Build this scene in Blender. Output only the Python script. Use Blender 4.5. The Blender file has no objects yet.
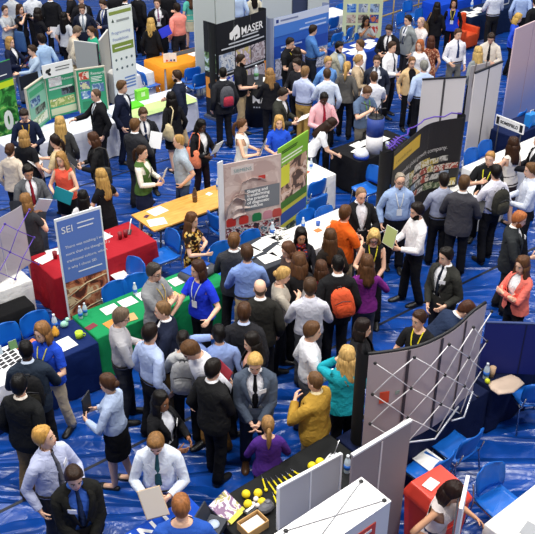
import bpy, bmesh, math, random
from math import sin, cos, radians, pi
from mathutils import Vector, Matrix, Quaternion, noise
V = Vector
S = bpy.context.scene
COL = S.collection
# ---------------------------------------------------------------- camera of the hall gallery
FPX, PITCH, HCAM = 860.0, radians(32.0), 7.75
cd = bpy.data.cameras.new('camera'); cam = bpy.data.objects.new('camera', cd); COL.objects.link(cam)
cam.location = (0, 0, HCAM); cam.rotation_euler = (pi / 2 - PITCH, 0, 0)
cd.sensor_fit = 'HORIZONTAL'; cd.sensor_width = 36.0; cd.lens = 36.0 * FPX / 535.0
cd.clip_end = 200; S.camera = cam
def at(px, py, z=0.0):
    """where the sight line of a photo pixel meets the level z"""
    u, v = (px - 267.5) / FPX, (py - 267.0) / FPX
    s, c = sin(PITCH), cos(PITCH)
    k = (z - HCAM) / (-s - v * c)
    return V((u * k, (c - v * s) * k, z))
HALL = radians(39.3)                       # the booths stand in rows at this angle
U = V((cos(HALL), sin(HALL), 0)); W = V((sin(HALL), -cos(HALL), 0))
# ---------------------------------------------------------------- materials
def lin(h):
    r = []
    for i in (0, 2, 4):
        c = int(h[i:i + 2], 16) / 255.0
        r.append(c / 12.92 if c <= .04045 else ((c + .055) / 1.055) ** 2.4)
    return (r[0], r[1], r[2], 1.0)
_M = {}
def mat(h, rough=.8, kind='plain', metal=0.0, h2=None, scale=20.0):
    key = (h, rough, kind, metal, h2, scale)
    if key in _M: return _M[key]
    m = bpy.data.materials.new(kind + '_' + h); m.use_nodes = True
    nt = m.node_tree; b = nt.nodes['Principled BSDF']
    b.inputs['Base Color'].default_value = lin(h); b.inputs['Roughness'].default_value = rough
    b.inputs['Metallic'].default_value = metal
    b.inputs['Specular IOR Level'].default_value = .16 if kind in ('cloth', 'drape', 'hair', 'floral', 'check') else .45
    N, L = nt.nodes.new, nt.links.new
    def tc(): 
        t = N('ShaderNodeTexCoord'); return t.outputs['Object']
    def bump(src, strength, dist):
        bp = N('ShaderNodeBump'); bp.inputs['Strength'].default_value = strength; bp.inputs['Distance'].default_value = dist
        L(src, bp.inputs['Height']); L(bp.outputs['Normal'], b.inputs['Normal'])
    def ramp(src, cols, pos):
        r = N('ShaderNodeValToRGB'); e = r.color_ramp.elements
        while len(e) < len(cols): e.new(.5)
        for i, c in enumerate(cols): e[i].position = pos[i]; e[i].color = lin(c)
        r.color_ramp.interpolation = 'CONSTANT' if kind in ('floral', 'photo') else 'LINEAR'
        L(src, r.inputs['Fac']); L(r.outputs['Color'], b.inputs['Base Color'])
    if kind in ('cloth', 'drape'):
        n = N('ShaderNodeTexNoise'); n.inputs['Scale'].default_value = 9 if kind == 'cloth' else 4
        n.inputs['Detail'].default_value = 3; n.inputs['Distortion'].default_value = .8
        L(tc(), n.inputs['Vector']); bump(n.outputs['Fac'], .5, .05)
        pass
    elif kind == 'hair':
        mp = N('ShaderNodeMapping'); mp.inputs['Scale'].default_value = (42, 42, 8); L(tc(), mp.inputs['Vector'])
        n = N('ShaderNodeTexNoise'); n.inputs['Scale'].default_value = 1; n.inputs['Detail'].default_value = 2; L(mp.outputs['Vector'], n.inputs['Vector'])
        mx = N('ShaderNodeMix'); mx.data_type = 'RGBA'; mx.inputs[6].default_value = lin(h2 or h); mx.inputs[7].default_value = lin(h)
        L(n.outputs['Fac'], mx.inputs[0]); L(mx.outputs[2], b.inputs['Base Color']); bump(n.outputs['Fac'], .7, .01)
    elif kind == 'skin':
        b.inputs['Subsurface Weight'].default_value = 0.0
    elif kind == 'floral':
        n = N('ShaderNodeTexVoronoi'); n.inputs['Scale'].default_value = scale; L(tc(), n.inputs['Vector'])
        sp = N('ShaderNodeSeparateColor'); L(n.outputs['Color'], sp.inputs['Color'])
        ramp(sp.outputs['Red'], h2.split(','), [i / len(h2.split(',')) for i in range(len(h2.split(',')))])
    elif kind == 'check':
        n = N('ShaderNodeTexChecker'); n.inputs['Scale'].default_value = scale; n.inputs['Color1'].default_value = lin(h); n.inputs['Color2'].default_value = lin(h2)
        L(tc(), n.inputs['Vector']); L(n.outputs['Color'], b.inputs['Base Color'])
    elif kind == 'photo':                    # a printed picture: patches of colour
        n = N('ShaderNodeTexNoise'); n.inputs['Scale'].default_value = scale; n.inputs['Detail'].default_value = 4; n.inputs['Distortion'].default_value = 1.0
        L(tc(), n.inputs['Vector']); c = h2.split(','); k = len(c)
        ramp(n.outputs['Fac'], c, [0] + [.36 + .28 * i / (k - 1) for i in range(1, k)])
    elif kind == 'wood':
        mp = N('ShaderNodeMapping'); mp.inputs['Scale'].default_value = (2, 14, 14); L(tc(), mp.inputs['Vector'])
        n = N('ShaderNodeTexNoise'); n.inputs['Scale'].default_value = 2; n.inputs['Detail'].default_value = 5; L(mp.outputs['Vector'], n.inputs['Vector'])
        ramp(n.outputs['Fac'], [h2, h], [.3, .65])
    _M[key] = m
    return m
def cloth(h): return mat(h, .85, 'cloth')
def drape(h): return mat(h, .8, 'drape')
# ---------------------------------------------------------------- mesh builder
class MB:
    def __init__(s): s.v = []; s.f = []; s.m = []
    def add(s, vs): i = len(s.v); s.v.extend(V(x) for x in vs); return list(range(i, i + len(vs)))
    def face(s, idx, m=0): s.f.append(tuple(idx)); s.m.append(m)
    def bridge(s, a, b, m=0, closed=True):
        n = len(a)
        for i in range(n if closed else n - 1):
            j = (i + 1) % n; s.face((a[i], a[j], b[j], b[i]), m)
    def loft(s, rings, m=0, cap0=True, cap1=True, closed=True):
        ids = [s.add(r) for r in rings]
        for a, b in zip(ids, ids[1:]): s.bridge(a, b, m, closed)
        if cap0: s.face(ids[0][::-1], m)
        if cap1: s.face(ids[-1], m)
        return ids
    def box(s, c, d, m=0, M=None):
        x, y, z = (k / 2 for k in d); c = V(c)
        vs = [V((a, b, e)) for e in (-z, z) for a, b in ((-x, -y), (x, -y), (x, y), (-x, y))]
        vs = [c + (M @ q if M else q) for q in vs]; i = s.add(vs)
        for f in ((3, 2, 1, 0), (4, 5, 6, 7), (0, 1, 5, 4), (1, 2, 6, 5), (2, 3, 7, 6), (3, 0, 4, 7)): s.face([i[k] for k in f], m)
    def tube(s, pts, r, n=6, m=0, flat=1.0):
        pts = [V(p) for p in pts]; rs = r if isinstance(r, (list, tuple)) else [r] * len(pts); rings = []
        prev = None
        for k, p in enumerate(pts):
            d = (pts[min(k + 1, len(pts) - 1)] - pts[max(k - 1, 0)]).normalized()
            a = prev if prev is not None else d.orthogonal()
            a = (a - d * a.dot(d)).normalized(); prev = a; b = d.cross(a)
            rings.append([p + (a * cos(2 * pi * i / n) + b * sin(2 * pi * i / n) * flat) * rs[k] for i in range(n)])
        s.loft(rings, m)
    def ball(s, c, r, n=8, k=6, m=0, M=None):
        c = V(c); r = V(r) if isinstance(r, (tuple, list, Vector)) else V((r, r, r)); rings = []
        for j in range(k + 1):
            t = pi * (j + .12 * (1 if j == 0 else -1 if j == k else 0)) / k
            ring = [V((r.x * sin(t) * cos(2 * pi * i / n), r.y * sin(t) * sin(2 * pi * i / n), -r.z * cos(t))) for i in range(n)]
            rings.append([c + (M @ q if M else q) for q in ring])
        s.loft(rings, m)
    def lathe(s, prof, c=(0, 0, 0), n=16, m=0):
        c = V(c); s.loft([[c + V((r * cos(2 * pi * i / n), r * sin(2 * pi * i / n), z)) for i in range(n)] for r, z in prof], m)
    def build(s, name, mats, parent=None, smooth=True, scale=1.0, fix=True, bevel=0):
        used = {i for f in s.f for i in f}
        mp = {}; vs = []
        for i in sorted(used): mp[i] = len(vs); vs.append(s.v[i] * scale)
        me = bpy.data.meshes.new(name); me.from_pydata(vs, [], [[mp[i] for i in f] for f in s.f])
        mats = mats if isinstance(mats, (list, tuple)) else [mats]
        for q in mats:
            if q: me.materials.append(q)
        if len(mats) > 1: me.polygons.foreach_set('material_index', s.m)
        if fix or bevel:
            b = bmesh.new(); b.from_mesh(me)
            bmesh.ops.recalc_face_normals(b, faces=b.faces)
            if bevel: bmesh.ops.bevel(b, geom=list(b.edges), offset=bevel, segments=2, affect='EDGES', profile=.7)
            b.to_mesh(me); b.free()
        if smooth: me.polygons.foreach_set('use_smooth', [True] * len(me.polygons))
        o = bpy.data.objects.new(name, me); COL.objects.link(o)
        if parent: o.parent = parent
        return o
def tag(o, label=None, cat=None, group=None, kind=None):
    for k, v in (('label', label), ('category', cat), ('group', group), ('kind', kind)):
        if v: o[k] = v
    return o
def thing(name, loc, yaw=0.0, label=None, cat=None, group=None):
    o = bpy.data.objects.new(name, None); COL.objects.link(o); o.empty_display_size = .2
    o.location = loc; o.rotation_euler = (0, 0, yaw); return tag(o, label, cat, group)
def yaw_of(d): return math.atan2(d.y, d.x)
# ---------------------------------------------------------------- people
SKIN = ['efbfa2', 'd39c78', '8f5f40', '543728']
MALE = [(.80, .155, .085, .105, 0), (.90, .172, .108, .122, 0), (.98, .163, .112, .105, 0), (1.07, .150, .112, .095, 0), (1.17, .155, .115, .100, 0),
        (1.27, .166, .122, .110, 0), (1.345, .172, .118, .112, .004), (1.415, .170, .088, .098, .008), (1.455, .122, .066, .078, .010), (1.485, .078, .058, .064, .008),
        (1.505, .062, .055, .060, .004), (1.545, .056, .052, .056, -.004)]
FEML = [(.80, .158, .085, .108, 0), (.90, .178, .105, .128, 0), (.98, .160, .105, .108, 0), (1.07, .132, .098, .086, 0), (1.17, .140, .108, .090, 0),
        (1.27, .150, .140, .098, 0), (1.345, .154, .122, .100, .004), (1.415, .152, .080, .088, .008), (1.455, .108, .060, .070, .010), (1.485, .066, .052, .056, .008),
        (1.505, .052, .048, .052, .004), (1.545, .047, .046, .050, -.004)]
HEADP = [(-.03, .054, .050, .056, .012), (-.005, .050, .066, .056, .006), (.012, .054, .086, .062, 0), (.045, .063, .091, .072, 0), (.075, .069, .094, .084, 0),
         (.105, .073, .091, .093, 0), (.13, .0745, .096, .097, 0), (.16, .0745, .092, .098, 0), (.19, .066, .077, .085, 0), (.21, .049, .056, .063, 0), (.221, .028, .032, .036, 0), (.225, .008, .01, .01, 0)]
def interp(tab, z):
    if z <= tab[0][0]: return tab[0][1:]
    for a, b in zip(tab, tab[1:]):
        if z <= b[0]:
            t = (z - a[0]) / (b[0] - a[0]); return tuple(x + (y - x) * t for x, y in zip(a[1:], b[1:]))
    return tab[-1][1:]
def spow(x, e): return math.copysign(abs(x) ** e, x)
def sstep(a, b, x):
    t = min(1, max(0, (x - a) / (b - a))); return t * t * (3 - 2 * t)
ARMR = [(0, .052), (.15, .052), (.4, .051), (.8, .044), (1.0, .042), (1.2, .043), (1.4, .041), (1.75, .032), (2.0, .027)]
SLVR = [(0, .066), (.15, .066), (.4, .062), (.8, .057), (1.0, .056), (1.2, .054), (1.5, .050), (2.0, .042)]
LEGR = [(0, .092), (.3, .083), (.7, .064), (1.0, .055), (1.25, .056), (1.5, .048), (2.0, .037)]
TRSR = [(0, .097), (.3, .092), (.7, .079), (1.0, .074), (1.4, .072), (2.0, .070)]
def rad(tab, s):
    if s <= tab[0][0]: return tab[0][1]
    for a, b in zip(tab, tab[1:]):
        if s <= b[0]: return a[1] + (b[1] - a[1]) * (s - a[0]) / (b[0] - a[0])
    return tab[-1][1]
POSE = {  # wrist (for the +x side) and the way the elbow points
    'down': ((.25, -.04, .875), (.4, 1, 0)), 'hold': ((.12, -.29, 1.09), (.7, .5, -.6)), 'low': ((.05, -.24, .93), (.8, .5, -.2)),
    'cross': ((-.06, -.235, 1.19), (.9, -.1, -.6)), 'phone': ((.10, -.13, 1.50), (.8, -.5, -.6)), 'face': ((.05, -.20, 1.47), (.8, -.3, -.6)),
    'pocket': ((.215, -.04, .93), (.5, 1, 0)), 'reach': ((.14, -.46, 1.17), (.5, .3, -.9)), 'table': ((.20, -.46, .98), (.6, .5, -.6)),
    'hip': ((.20, -.03, 1.03), (1, .5, 0)), 'back': ((.08, .17, 1.0), (1, .4, 0)), 'head': ((.09, -.02, 1.60), (1, -.1, .3)),
    'out': ((.36, -.28, 1.08), (.4, .7, -.5)), 'chest': ((.06, -.25, 1.27), (.8, .1, -.7)), 'strap': ((.14, -.17, 1.32), (.8, .2, -.7)),
    'lap': ((.10, -.34, .98), (.8, .4, -.3)), 'bend': ((.22, -.22, 1.02), (.3, 1, -.2)),
}
class Fig:
    def __init__(s, female, seed, fat=1.0, lean=0, sit=False, step=.1, stance=1.0, arms=('down', 'down'), turn=0, tilt=0, roll=0, twist=0):
        s.tab = FEML if female else MALE; s.fem = female; s.fat = fat; s.seed = seed; s.lean = radians(lean); s.sit = sit
        s.rng = random.Random(seed); s.turn, s.tilt, s.roll = radians(turn), radians(tilt), radians(roll)
        s.drop = -.385 if sit else 0.0
        s.shx = .182 if not female else .160
        s.Rfull = Matrix.Rotation(s.lean, 3, 'X'); s.piv = V((0, 0, .90))
        s.neck = V((0, .012, 1.52)); s.Rh = Matrix.Rotation(s.turn, 3, 'Z') @ Matrix.Rotation(s.tilt, 3, 'X') @ Matrix.Rotation(s.roll, 3, 'Y')
        s.headbase = V((0, -.012, 1.525))
        s.side = {}
        for k, name in zip((1, -1), arms):
            tgt, pole = POSE[name] if isinstance(name, str) else name
            tgt = V((tgt[0] * k, tgt[1], tgt[2])); pole = V((pole[0] * k, pole[1], pole[2]))
            sh = V((s.shx * k, .008, 1.362)); l1, l2 = .29, .26
            d = tgt - sh; L = min(d.length, l1 + l2 - .004); d.normalize()
            a = (l1 * l1 - l2 * l2 + L * L) / (2 * L); h = math.sqrt(max(0, l1 * l1 - a * a))
            pl = (pole - d * pole.dot(d)).normalized(); el = sh + d * a + pl * h; wr = sh + d * L
            s.side[k] = (sh, el, wr)
        s.legs = {}
        for k in (1, -1):
            st = step * k * (1 if seed % 2 else -1)
            hp = V((.088 * k, 0, .86 + s.drop))
            if sit: kn = V((.12 * k, -.42, .50)); an = V((.13 * k, -.40 + st * .5, .085))
            else: kn = V((.095 * k * stance, -.02 - st * .35, .48)); an = V((.105 * k * stance, .025 - st, .085 + (.0 if abs(st) < .3 else .02)))
            s.legs[k] = (hp, kn, an)
    def TF(s, v):
        v = V(v); q = v.copy()
        if s.lean:
            w = sstep(.84, 1.12, v.z)
            if w > 0: q = s.piv + Matrix.Rotation(s.lean * w, 3, 'X') @ (v - s.piv)
        q.z += s.drop; return q
    def TA(s, v):
        q = s.piv + s.Rfull @ (V(v) - s.piv); q.z += s.drop; return q
    def TH(s, v):
        """head space (chin level is 0) to the figure"""
        return s.TA(s.neck + s.Rh @ (s.headbase - s.neck + V(v)))
    def ring(s, z, off=0.0, n=16, open_=None, scoop=0.0, bel=0):
        rx, rf, rb, cy = interp(s.tab, z); f = s.fat
        belly = (f - 1) * .16 * math.exp(-((z - 1.08) / .17) ** 2)
        rx = rx * (1 + (f - 1) * .8 * (z < 1.46)) + off; rf = rf + belly + off; rb = rb * (1 + (f - 1) * .4 * (z < 1.46)) + off
        out = []
        for i in range(n):
            a = 2 * pi * i / n
            if open_ is not None:
                if i in (1, n - 1): a = open_ if i == 1 else -open_
                elif i in (2, n - 2): a = max(radians(45), open_ + .12) if i == 2 else -max(radians(45), open_ + .12)
            x = rx * spow(sin(a), .9); y = -(rf if cos(a) > 0 else rb) * spow(cos(a), .86) + cy
            if off > 0:
                nz = noise.noise(V((x * 7 + s.seed, y * 7, z * 9))) * .010; x *= 1 + nz * 5; y *= 1 + nz * 5
            zz = z - scoop * max(0, cos(a)) ** 1.5
            out.append(s.TF((x, y, zz)))
        return out
    def torso(s, mb, zs, off, m=0, arm=None, leg=None, vz=None, vang=34, scoop=None, n=16):
        """rings at zs joined to sleeves and legs as one surface"""
        offf = off if callable(off) else (lambda z: off)
        R = []
        for z in zs:
            op = None
            if vz is not None and z > vz: op = radians(3 + (vang - 3) * min(1, (z - vz) / (1.46 - vz)) ** .9)
            R.append(mb.add(s.ring(z, offf(z), n, op, (scoop or {}).get(z, 0))))
        A0 = zs.index(1.27) if arm is not None and 1.27 in zs else None
        for k in range(len(zs) - 1):
            for i in range(n):
                j = (i + 1) % n
                if A0 is not None and k in (A0, A0 + 1) and (2 <= i < 6 or 10 <= i < 14): continue
                if vz is not None and zs[k] >= vz - 1e-6 and i in (0, n - 1): continue
                mb.face((R[k][i], R[k][j], R[k + 1][j], R[k + 1][i]), m)
        if A0 is not None and arm:
            for sd in (1, -1):
                I = (2, 3, 4, 5, 6) if sd > 0 else (14, 13, 12, 11, 10)
                hole = [R[A0][i] for i in I] + [R[A0 + 1][I[4]]] + [R[A0 + 2][i] for i in I[::-1]] + [R[A0 + 1][I[0]]]
                s.arm(mb, sd, hole, m, **arm)
        if leg:
            b = R[0]; cen = [s.TF((0, y, zs[0] - .015 + (.0 if leg.get('off') else 0))) for y in (.06, .0, -.055)]
            c = mb.add(cen)
            for sd in (1, -1):
                top = [b[i] for i in (0, 1, 2, 3, 4, 5, 6, 7, 8)] if sd > 0 else [b[i % 16] for i in (0, 15, 14, 13, 12, 11, 10, 9, 8)]
                s.leg(mb, sd, top + c, m, **leg)
        return R
    def arm(s, mb, sd, hole, m, end=2.0, tab=ARMR, hand=False, k=1.0):
        sh, el, wr = s.side[sd]; lat = V((sd, 0, 0)); ud = (el - sh).normalized(); fd = (wr - el).normalized()
        d0 = (lat + ud).normalized(); b0 = V((0, 0, -1))
        def fr(d, base, bb): return base.rotation_difference(d) @ bb
        b1 = fr(ud, lat, b0); bm_ = fr(d0, lat, b0); b2 = fr(fd, ud, b1)
        prev = hole; st = [x for x in (0, .15, .4, .8, 1.0, 1.2, 1.5, 1.8, 2.0) if x < end - .04] + [end]
        def put(c, d, b, ra, rb=None):
            bk = d.cross(b) * sd; out = []
            for i in range(12):
                a = radians(30 * i - 60); out.append(s.TA(c + b * cos(a) * ra + bk * sin(a) * (rb or ra)))
            return mb.add(out)
        g = s.fat ** .5 * (1 if not s.fem else .9) * k
        for q in st:
            c = sh.lerp(el, q) if q <= 1 else el.lerp(wr, q - 1)
            d, b = (d0, bm_) if q == 0 else (ud, b1) if q < .95 else ((ud + fd).normalized(), fr((ud + fd).normalized(), ud, b1)) if q < 1.05 else (fd, b2)
            r = rad(tab, q) * g * (.86 if hand and q < .5 else 1)
            if tab is SLVR: r *= 1 + .09 * noise.noise(V((q * 6, s.seed * .7, sd)))
            cur = put(c, d, b, r); mb.bridge(prev, cur, m); prev = cur
        s.hand_at = getattr(s, 'hand_at', {}); s.hand_at[sd] = (s.TA(wr + fd * .07), fd, b2)
        if not hand: return
        bk = fd.cross(b2) * sd; hs = .92 if s.fem else 1.0
        for t, w, th in ((.02, .030, .021), (.05, .041, .017), (.085, .042, .014), (.097, .034, .008)):
            cur = put(wr + fd * t * hs, fd, b2, th * hs, w * hs); mb.bridge(prev, cur, m); prev = cur
        mb.face(prev, m)
        def chain(p, d, axis, lens, r, bend):
            pts = [p]; q = 0
            for l_, bd in zip(lens, bend):
                q += bd; dd = Matrix.Rotation(q, 3, axis) @ d; pts.append(pts[-1] + dd * l_)
            mb.tube([s.TA(x) for x in pts], [r, r * 1.02, r * .95, r * .75], 5, m)
        # the bend turns the finger towards the palm normal b2
        ax = fd.cross(b2).normalized()
        for o_, l_ in ((-.030, .070), (-.010, .082), (.010, .076), (.029, .058)):
            chain(wr + fd * .088 * hs + bk * o_ * hs, fd, ax, (l_ * .45 * hs, l_ * .32 * hs, l_ * .25 * hs), .0088 * hs, (.30, .5, .35))
        chain(wr + fd * .03 * hs - bk * .030 * hs + b2 * .004, (fd * .75 - bk * .62 + b2 * .25).normalized(), ax, (.04 * hs, .03 * hs, .022 * hs), .0100 * hs, (.1, .25, .2))
    def leg(self, mb, sd, top, m, end=2.0, tab=LEGR, foot=False, off=False):
        hp, kn, an = self.legs[sd]; prev = top
        if off:                                     # down to the hem of a trouser leg
            an = an - V((0, 0, .03))
        td = (kn - hp).normalized(); sd2 = (an - kn).normalized()
        st = [x for x in ((.27, .45, .7, 1.0, 1.25, 1.5, 1.8, 2.0)) if x < end - .05] + [end]
        for q in st:
            c = hp.lerp(kn, q) if q <= 1 else kn.lerp(an, q - 1)
            d = td if q < .95 else (td + sd2).normalized() if q < 1.05 else sd2
            qd = V((0, 0, -1)).rotation_difference(d); f = qd @ V((0, -1, 0)); o = qd @ V((sd, 0, 0))
            r = rad(tab, q) * (1 + (self.fat - 1) * .6) * (1 if not self.fem or tab is LEGR else .93)
            if off: r *= 1 + .07 * noise.noise(V((q * 7, self.seed * .9, sd * 3)))
            cur = mb.add([c + f * r * cos(radians(30 * i - 30)) + o * r * sin(radians(30 * i - 30)) for i in range(12)])
            mb.bridge(prev, cur, m); prev = cur
        if foot:                                    # ankle turns forward into the foot
            for y, w, h in ((-.02, .034, .045), (-.08, .038, .035), (-.15, .036, .024), (-.185, .022, .016)):
                c = V((an.x, an.y + y, h))
                cur = mb.add([c + V((0, 0, 1)) * h * .8 * cos(radians(30 * i - 30)) + V((sd, 0, 0)) * w * sin(radians(30 * i - 30)) for i in range(12)])
                mb.bridge(prev, cur, m); prev = cur
        mb.face(prev, m)
    def head(s, mb, top, m=0):
        prev = top
        for z, w, f, b, cy in HEADP:
            cur = []
            for i in range(16):
                a = 2 * pi * i / 16; x = w * spow(sin(a), .95); y = -(f if cos(a) > 0 else b) * spow(cos(a), .95) + cy
                if i == 0: y -= {.075: .019, .105: .010, .045: .003, .012: .004}.get(z, 0)
                if i in (1, 15) and z == .105: y += .007
                if i in (1, 15) and z == .075: y += .004
                cur.append(s.TH((x * (.95 if s.fem else 1), y, z)))
            cur = mb.add(cur); mb.bridge(prev, cur, m); prev = cur
        mb.face(prev, m)
        R = s.Rfull @ s.Rh
        for k in (1, -1):
            mb.ball(s.TH((.076 * k * (.95 if s.fem else 1), .008, .095)), (.009, .017, .030), 6, 5, m, R)
            mb.ball(s.TH((.031 * k, -.079, .107)), (.014, .008, .008), 6, 5, 1, R)
            mb.ball(s.TH((.031 * k, -.0855, .107)), (.0065, .005, .0065), 6, 4, 2, R)
            mb.tube([s.TH((.015 * k, -.096, .130)), s.TH((.032 * k, -.092, .133)), s.TH((.050 * k, -.077, .126))], .0038, 4, 4)
        mb.tube([s.TH((-.026, -.084, .045)), s.TH((-.010, -.094, .047)), s.TH((.010, -.094, .047)), s.TH((.026, -.084, .045))], [.003, .007, .007, .003], 5, 3)
def hair_mesh(s, mb, style, rng):
    W_ = .95 if s.fem else 1.0
    th = {'short': .016, 'crop': .008, 'bald': .005, 'long': .027, 'pony': .014, 'bun': .015, 'curly': .034, 'wavy': .026, 'bob': .026, 'quiff': .022, 'braid': .022, 'thin': .008}[style]
    NA, NR = 24, 8
    lo = .035 if style in ('crop', 'bald', 'thin', 'quiff') else .02
    def hl(a):                                   # hairline height by azimuth, 0 is the face
        d = abs((a + pi) % (2 * pi) - pi); deg = math.degrees(d)
        f0 = .188 if style not in ('quiff', 'crop') else .192
        pts = [(0, f0), (35, f0 - .004), (55, .165), (72, .125), (88, .085), (110, .075), (140, lo + .01), (180, lo)]
        if style == 'thin': pts = [(0, .207), (35, .203), (55, .18), (72, .13), (88, .09), (110, .07), (140, .04), (180, .03)]
        if style in ('long', 'wavy', 'bob', 'curly', 'braid'): pts = [(0, .196), (25, .188), (45, .160), (65, .115), (80, .07), (110, .03), (140, .0), (180, -.01)]
        for (p, q), (p2, q2) in zip(pts, pts[1:]):
            if deg <= p2: return q + (q2 - q) * (deg - p) / (p2 - p)
        return pts[-1][1]
    def surf(a, z, t):
        w, f, b, cy = interp(HEADP, min(max(z, -.02), .224)); w *= W_
        up = t * 1.1 if z > .2 else 0
        nz = noise.noise(V((sin(a) * 3 + s.seed, cos(a) * 3, z * 22))) * (t * .5 if style in ('curly', 'wavy') else t * .25)
        g = (t + nz) * (.6 if style in ('long', 'wavy', 'bob', 'curly', 'braid') and cos(a) > .45 else 1)
        x = (w + g) * spow(sin(a), .95); y = -((f if cos(a) > 0 else b) + g * (1.15 if style == 'quiff' and cos(a) > .5 and z > .18 else 1)) * spow(cos(a), .95) + cy
        return s.TH((x, y, z + up))
    rows = []
    ztop = .222
    for r in range(NR + 1):
        t = r / NR; ring = []
        for i in range(NA):
            a = 2 * pi * i / NA; z1 = hl(a)
            if style == 'bald': z = min(.155, z1 + .07) + (z1 - min(.155, z1 + .07)) * t if math.cos(a) < .25 else z1
            else: z = ztop + (z1 - ztop) * (t ** 1.25)
            ring.append(surf(a, z, th * (1 if r < NR else .5)))
        rows.append(ring)
    ring = [surf(2 * pi * i / NA, hl(2 * pi * i / NA), -.006) for i in range(NA)]; rows.append(ring)
    if style == 'bald':
        ids = [mb.add(r) for r in rows]
        for a, b in zip(ids, ids[1:]):
            for i in range(6, NA - 6): mb.face((a[i], a[i + 1], b[i + 1], b[i]))
    else: mb.loft(rows, 0, True, False)
    def curtain(zs, a0, a1, wd, bk, inner=.04, wav=.0):
        K = 15; out = []; inn = []
        for z, w, b in zip(zs, wd, bk):
            ro, ri = [], []
            for i in range(K):
                a = radians(a0 + (a1 - a0) * i / (K - 1))
                rr = 1 + .075 * sin(i * 2.4 + z * 22 + s.seed) + wav * noise.noise(V((i * .8, z * 25, s.seed)))
                ro.append(s.TH((w * sin(a) * rr, -b * cos(a) * rr + .0, z + .015 * noise.noise(V((i * 1.7, s.seed, 5))) * (z < 0))))
                ri.append(s.TH(((w - inner) * sin(a), -(b - inner) * cos(a), z)))
            out.append(ro + ri[::-1])
        mb.loft(out)
    if style == 'long': curtain((.12, .05, -.02, -.09, -.17, -.25, -.31), 70, 290, (.104, .110, .116, .124, .124, .112, .085), (.128, .132, .136, .144, .152, .150, .138))
    if style == 'wavy': curtain((.12, .05, -.02, -.09, -.16, -.23), 70, 290, (.100, .108, .116, .126, .122, .09), (.128, .132, .136, .146, .155, .14), .05, .34)
    if style == 'bob': curtain((.12, .06, 0, -.05, -.075), 70, 290, (.098, .104, .108, .106, .09), (.124, .126, .124, .118, .10), .035, .08)
    if style == 'curly': curtain((.12, .05, -.02, -.08, -.12), 66, 294, (.11, .12, .125, .12, .09), (.135, .142, .145, .145, .12), .05, .3)
    if style == 'braid': curtain((.12, .05, -.02, -.09, -.15, -.19), 66, 294, (.094, .1, .104, .108, .104, .09), (.12, .124, .128, .136, .14, .13), .04, .12)
    if style == 'pony':
        mb.tube([s.TH((0, .085, .135)), s.TH((0, .125, .14)), s.TH((0, .150, .09)), s.TH((0, .155, .0)), s.TH((.005, .145, -.09)), s.TH((.008, .135, -.17))], [.018, .026, .034, .034, .028, .008], 8)
    if style == 'bun':
        mb.ball(s.TH((0, .105, .115)), (.048, .040, .045), 10, 7, 0, s.Rfull @ s.Rh)
PEOPLE = []
HADJ = {23:-0.02,24:0.008,35:-0.012,36:0.008,58:-0.02,80:-0.075,91:-0.06,92:0.056,95:0.068,101:-0.008,102:-0.032,103:0.036,105:-0.075,110:-0.02,111:0.008,116:0.052,121:0.02,123:-0.075,129:-0.012,130:0.075,133:-0.075,137:-0.032,141:-0.02,142:0.075,143:-0.075}
_n = [0]
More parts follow.
